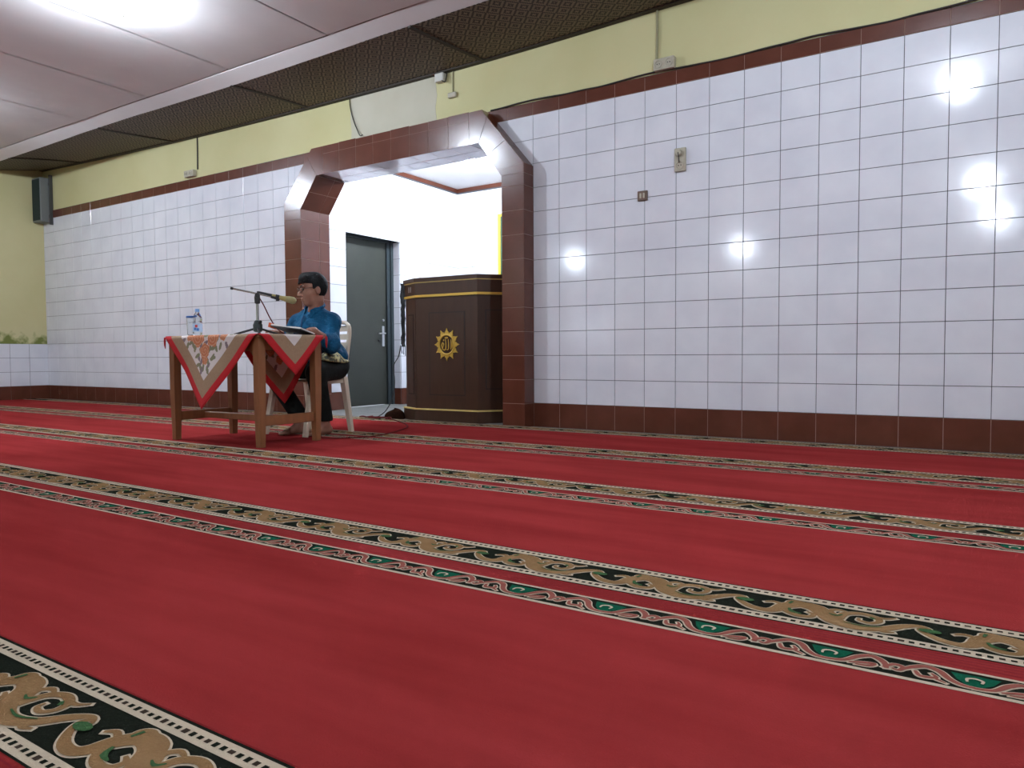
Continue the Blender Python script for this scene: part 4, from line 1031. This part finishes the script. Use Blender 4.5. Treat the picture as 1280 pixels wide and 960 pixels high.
def smesh(name, prims, h, m, parent, org, k=.02):
    V, F = surface(prims, h, k); me = bpy.data.meshes.new(name); me.from_pydata((V-np.array(org)).tolist(), [], F.tolist()); me.materials.append(m)
    me.polygons.foreach_set('use_smooth', [True]*len(F)); me.update(); return link(name, me, parent)
def cap(a, b, ra, rb=None, **kw): return dict(t='cap', a=tuple(a), b=tuple(b), r=(ra, ra if rb is None else rb), **kw)
def elp(c, r, R=None, **kw): return dict(t='ell', c=tuple(c), r=r, R=np.eye(3) if R is None else R, **kw)

PO = (-1.09, -1.30, CT)
pe = empty('person', PO)
HC = np.array((-1.045, -1.47, 1.100)); th = math.radians(-24)
hf = np.array((math.sin(th), -math.cos(th), 0)); hl = np.array((math.cos(th), math.sin(th), 0)); pt_ = math.radians(-6)
hu = np.array((0, 0, 1)); hf, hu = hf*math.cos(pt_)+hu*math.sin(pt_), hu*math.cos(pt_)-hf*math.sin(pt_)
HR = np.array((hl, hf, hu))
H = lambda l, f_, u: tuple(HC+hl*l+hf*f_+hu*u)
shL, shR = (-.930, -1.395, .860), (-1.262, -1.425, .860)
elL, elR = (-.865, -1.47, .700), (-1.355, -1.50, .715)
wrL, wrR = (-.835, -1.655, .782), (-1.185, -1.665, .782)
hipL, hipR = (-1.00, -1.29, .515), (-1.18, -1.29, .515)
knL, knR = (-.905, -1.580, .480), (-1.395, -1.575, .470)
anL, anR = (-1.00, -1.420, .095), (-1.19, -1.480, .095)
def hand(wr, d, side, fold):
    """palm, four fingers and thumb; d = pointing direction, side = thumb side"""
    wr = np.array(wr); d = np.array(d)/np.linalg.norm(d); s = np.array(side)/np.linalg.norm(side); nrm = np.cross(d, s); nrm *= np.sign(nrm[2]); o = []
    pc = wr+d*.045
    o += [cap(wr, wr+d*.03, .024, .026), cap(pc-s*.022, pc+s*.022, .016, .016, k=.012), cap(wr+d*.078-s*.026, wr+d*.078+s*.026, .013, .013, k=.012)]
    for i, (off, ln) in enumerate(((.028, .068), (.010, .078), (-.009, .072), (-.027, .056))):
        a = wr+d*.080+s*off; b_ = a+d*ln*.45+nrm*.006+s*off*.1; c_ = b_+d*ln*.32-nrm*fold*.4; e_ = c_+d*ln*.22-nrm*fold
        o += [cap(a, b_, .0092, .0086, k=.005), cap(b_, c_, .0086, .008, k=.005), cap(c_, e_, .008, .007, k=.005)]
    a = wr+d*.025+s*.026; b_ = a+d*.028+s*.022; c_ = b_+d*.030+s*.006
    o += [cap(a, b_, .0125, .0105, k=.008), cap(b_, c_, .0105, .0085, k=.006)]
    return o
def foot(an, d):
    an = np.array(an); d = np.array(d)/np.linalg.norm(d); s = np.array((-d[1], d[0], 0)); z = lambda p, h_: (p[0], p[1], CT+h_); o = []
    hl_ = an-d*.035; ba = an+d*.125
    o += [cap(an, z(hl_, .036), .036, .031), cap(an, z(an+d*.07, .034), .034, .028), cap(z(hl_, .034), z(ba, .023), .029, .018), cap(z(ba-s*.026, .020), z(ba+s*.026, .020), .016, .017)]
    for i, (off, ln, r) in enumerate(((.030, .052, .0120), (.014, .054, .009), (0, .050, .009), (-.013, .044, .0085), (-.026, .036, .0085))):
        a = ba+s*off; o.append(cap(z(a, .0165), z(a+d*ln, .0145), r, r*.9, k=.006))
    return o
body = [elp((-1.09, -1.30, .54), (.15, .11, .10)), cap((-1.09, -1.31, .56), (-1.095, -1.40, .80), .105, .115), cap(shL, shR, .058), cap((-1.095, -1.415, .88), H(0, -.022, -.075), .060, .052),
 elp(H(0, -.012, .022), (.073, .092, .098), HR), elp(H(0, .034, -.045), (.055, .056, .070), HR), elp(H(0, .058, -.096), (.026, .022, .022), HR),
 elp(H(.036, .052, -.03), (.024, .026, .03), HR), elp(H(-.036, .052, -.03), (.024, .026, .03), HR),
 cap(H(0, .090, .006), H(0, .108, -.030), .009, .0135, k=.010), elp(H(.013, .098, -.034), (.010, .011, .009), HR, k=.008), elp(H(-.013, .098, -.034), (.010, .011, .009), HR, k=.008),
 elp(H(0, .086, -.061), (.024, .011, .0065), HR, k=.006), elp(H(0, .084, -.072), (.021, .011, .007), HR, k=.006), cap(H(.048, .080, .026), H(.012, .092, .026), .008, k=.010), cap(H(-.048, .080, .026), H(-.012, .092, .026), .008, k=.010),
 elp(H(.0775, -.012, -.008), (.010, .020, .032), HR, k=.008), elp(H(-.0775, -.012, -.008), (.010, .020, .032), HR, k=.008),
 elp(H(.032, .100, .006), (.017, .014, .010), HR, sub=1, k=.012), elp(H(-.032, .100, .006), (.017, .014, .010), HR, sub=1, k=.012),
 cap(shL, elL, .048, .040), cap(elL, wrL, .040, .025), cap(shR, elR, .048, .040), cap(elR, wrR, .040, .025),
 cap(hipL, knL, .078, .052), cap(knL, anL, .050, .034), cap(hipR, knR, .078, .052), cap(knR, anR, .050, .034)]
body += hand(wrL, (-.30, -1, .0), (-1, .3, 0), .008)+hand(wrR, (.35, -1, .0), (1, .35, 0), .008)
body += foot(anL, (-.05, -1, 0))+foot(anR, (-.25, -1, 0))
bo_ = smesh('body', body, .0055, SKIN, pe, PO); bo_['label'] = 'brown skin of face, hands and bare feet'
# shirt with short sleeves
shirt = [elp((-1.09, -1.30, .60), (.182, .140, .11)), cap((-1.09, -1.32, .62), (-1.095, -1.405, .80), .142, .136), elp((-1.095, -1.405, .80), (.180, .128, .11)), cap(shL, shR, .063), cap((-1.095, -1.412, .88), (-1.078, -1.43, .975), .082, .066), cap(shL, (-1.075, -1.425, .945), .056, .050, k=.04), cap(shR, (-1.10, -1.43, .945), .056, .050, k=.04),
 cap(shL, (elL[0]+.005, elL[1], elL[2]-.02), .059, .060, k=.03), cap(elL, (elL[0]+.004, elL[1]-.07, elL[2]+.015), .062, .055), cap(shR, (elR[0]-.005, elR[1], elR[2]-.02), .059, .060, k=.03), cap(elR, (elR[0]+.02, elR[1]-.06, elR[2]+.015), .062, .055)]
shirt.append(dict(t='cut', f=lambda X, Y, Z: np.minimum(np.maximum(.560+.015*np.sin(X*30)-Z, Z-2), 9)))
shirt.append(dict(t='cut', f=lambda X, Y, Z: Z-.978-.85*np.minimum(Y+1.43, .03)))
sh_ = smesh('shirt', shirt, .007, SHIRT, pe, PO, .035); sh_['label'] = 'blue short-sleeved cotton shirt'
# collar leaves and button placket as sub-parts
nb = np.array((-1.078, -1.432, .983))
for s in (-1, 1):
    mb = MB(); vs = []; n = 10
    for i in range(n+1):
        a = math.radians(90-s*8 if False else -90+s*(22+150*i/n)); r0, r1 = .068, .086; dz = .35*math.sin(a)*r0
        drop = .050 if i < 2 else .038-.010*i/n
        for r, z in ((r0, .014), (r0+.008, .018), (r1+.004, .018-drop), (r1-.004, .012-drop)):
            vs.append((nb[0]+r*math.cos(a)-PO[0], nb[1]+r*math.sin(a)*.92-PO[1], nb[2]+z+(.72 if math.sin(a) < 0 else .25)*math.sin(a)*r-PO[2]))
    fs = [(4*i+a, 4*i+4+a, 4*i+4+(a+1) % 4, 4*i+(a+1) % 4) for i in range(n) for a in range(4)]+[(0, 1, 2, 3), (4*n+3, 4*n+2, 4*n+1, 4*n)]
    mb.add(vs, fs); mb.build('collar', SHIRT, sh_, smooth=True)
mb = MB(); mb.tube(smoothline([(-1.087-PO[0], -1.52-PO[1], .905-PO[2]), (-1.094-PO[0], -1.541-PO[1], .86-PO[2]), (-1.094-PO[0], -1.538-PO[1], .76-PO[2]), (-1.092-PO[0], -1.50-PO[1], .66-PO[2])], 5), .010, 6, flat=.5); mb.build('button_placket', SHIRT_D, sh_, smooth=True)
mb = MB(); mb.box((-1.02-PO[0], -1.538-PO[1], .775-PO[2]), (-.945-PO[0], -1.528-PO[1], .85-PO[2]), bev=.004); mb.build('breast_pocket', SHIRT, sh_)
# trousers
tr = [elp((-1.09, -1.29, .535), (.180, .135, .10)), cap(hipL, knL, .094, .070), cap(knL, (anL[0], anL[1], .135), .070, .064), cap(hipR, knR, .094, .070), cap(knR, (anR[0], anR[1], .135), .070, .062)]
tr.append(dict(t='cut', f=lambda X, Y, Z: .115-Z)); tr.append(dict(t='cut', f=lambda X, Y, Z: .434+.06*np.clip(-1.20-Y-.44, 0, 0)-Z-9*(Y < -1.48)-9*((X > -.93) | (X < -1.45))*(Y < -1.40)))
tz = smesh('trousers', tr[:-1], .007, TROUSER, pe, PO, .03); tz['label'] = 'black trousers ending above the ankles'
# patterned waist cloth
wc = [elp((-1.09, -1.295, .562), (.190, .150, .030)), cap((-1.00, -1.33, .555), (-.93, -1.43, .560), .100, .080)]
wc.append(dict(t='cut', f=lambda X, Y, Z: .568-Z-.10*(X+1.09)-.10*(Y+1.3)))
wo = smesh('waist_cloth', wc, .007, BATIKY, pe, PO, .02); wo['label'] = 'yellow and white patterned cloth at the waist'
# hair
def keep(X, Y, Z):
    P = np.stack((X, Y, Z), -1)-HC; l, f_, u = P @ hl, P @ hf, P @ hu
    return np.minimum(np.minimum(.062-.25*np.abs(l)-u+.0, np.maximum(f_+.022, -.078-u)), np.maximum(f_-.022, .004-u))
hair = [elp(H(0, -.016, .030), (.083, .100, .104), HR), elp(H(.01, .060, .082), (.060, .040, .036), HR), elp(H(-.03, .03, .105), (.05, .05, .03), HR), dict(t='cut', f=keep)]
hair += [cap(H(l, .062, .094), H(l-.014, .096-abs(l)*.25, .056+d_), .016, .006, k=.010) for l, d_ in ((.05, .006), (.03, -.004), (.012, .004), (-.008, -.006), (-.028, .002), (-.046, .004))]
ho = smesh('hair', hair, .005, HAIR, pe, PO, .02); ho['label'] = 'short black hair'
# eyes, brows, spectacles
L_ = lambda p: tuple(np.array(p)-np.array(PO))
for s in (-1, 1):
    mb = MB(); mb.lathe([(0, -.006), (.007, -.004), (.009, 0), (.007, .004), (0, .006)], L_(H(s*.032, .0845, .006)), 10, axis=tuple(hf)); mb.build('eye', mat('dark_eye', (.02, .015, .012), .2), pe, smooth=True)
    mb = MB(); mb.tube([L_(H(s*.014, .098, .027)), L_(H(s*.034, .096, .031)), L_(H(s*.052, .082, .025))], [.003, .0035, .002], 6); mb.build('eyebrow', HAIR, pe, smooth=True)
gs = [MB()]
for s in (-1, 1):
    c = [H(s*(.034+.025*math.copysign(abs(math.cos(t))**.6, math.cos(t))), .104-.008*abs(math.cos(t))*(1 if math.cos(t) > 0 else .2), .003+.016*math.copysign(abs(math.sin(t))**.7, math.sin(t))) for t in np.linspace(0, 2*math.pi, 17)[:-1]]
    gs[0].tube([L_(p) for p in c], .0017, 6, closed=True)
    gs[0].tube([L_(H(s*.059, .096, .010)), L_(H(s*.078, .05, .012)), L_(H(s*.082, -.005, .014)), L_(H(s*.082, -.02, .0))], .0017, 6)
gs[0].tube([L_(H(-.010, .104, .008)), L_(H(0, .108, .010)), L_(H(.010, .104, .008))], .0017, 6)
go = gs[0].build('spectacles', mat('dark_spectacle_frame', (.03, .02, .018), .35), pe, smooth=True)
tag(pe, 'person in blue shirt and black trousers seated reading at the microphone', 'person')
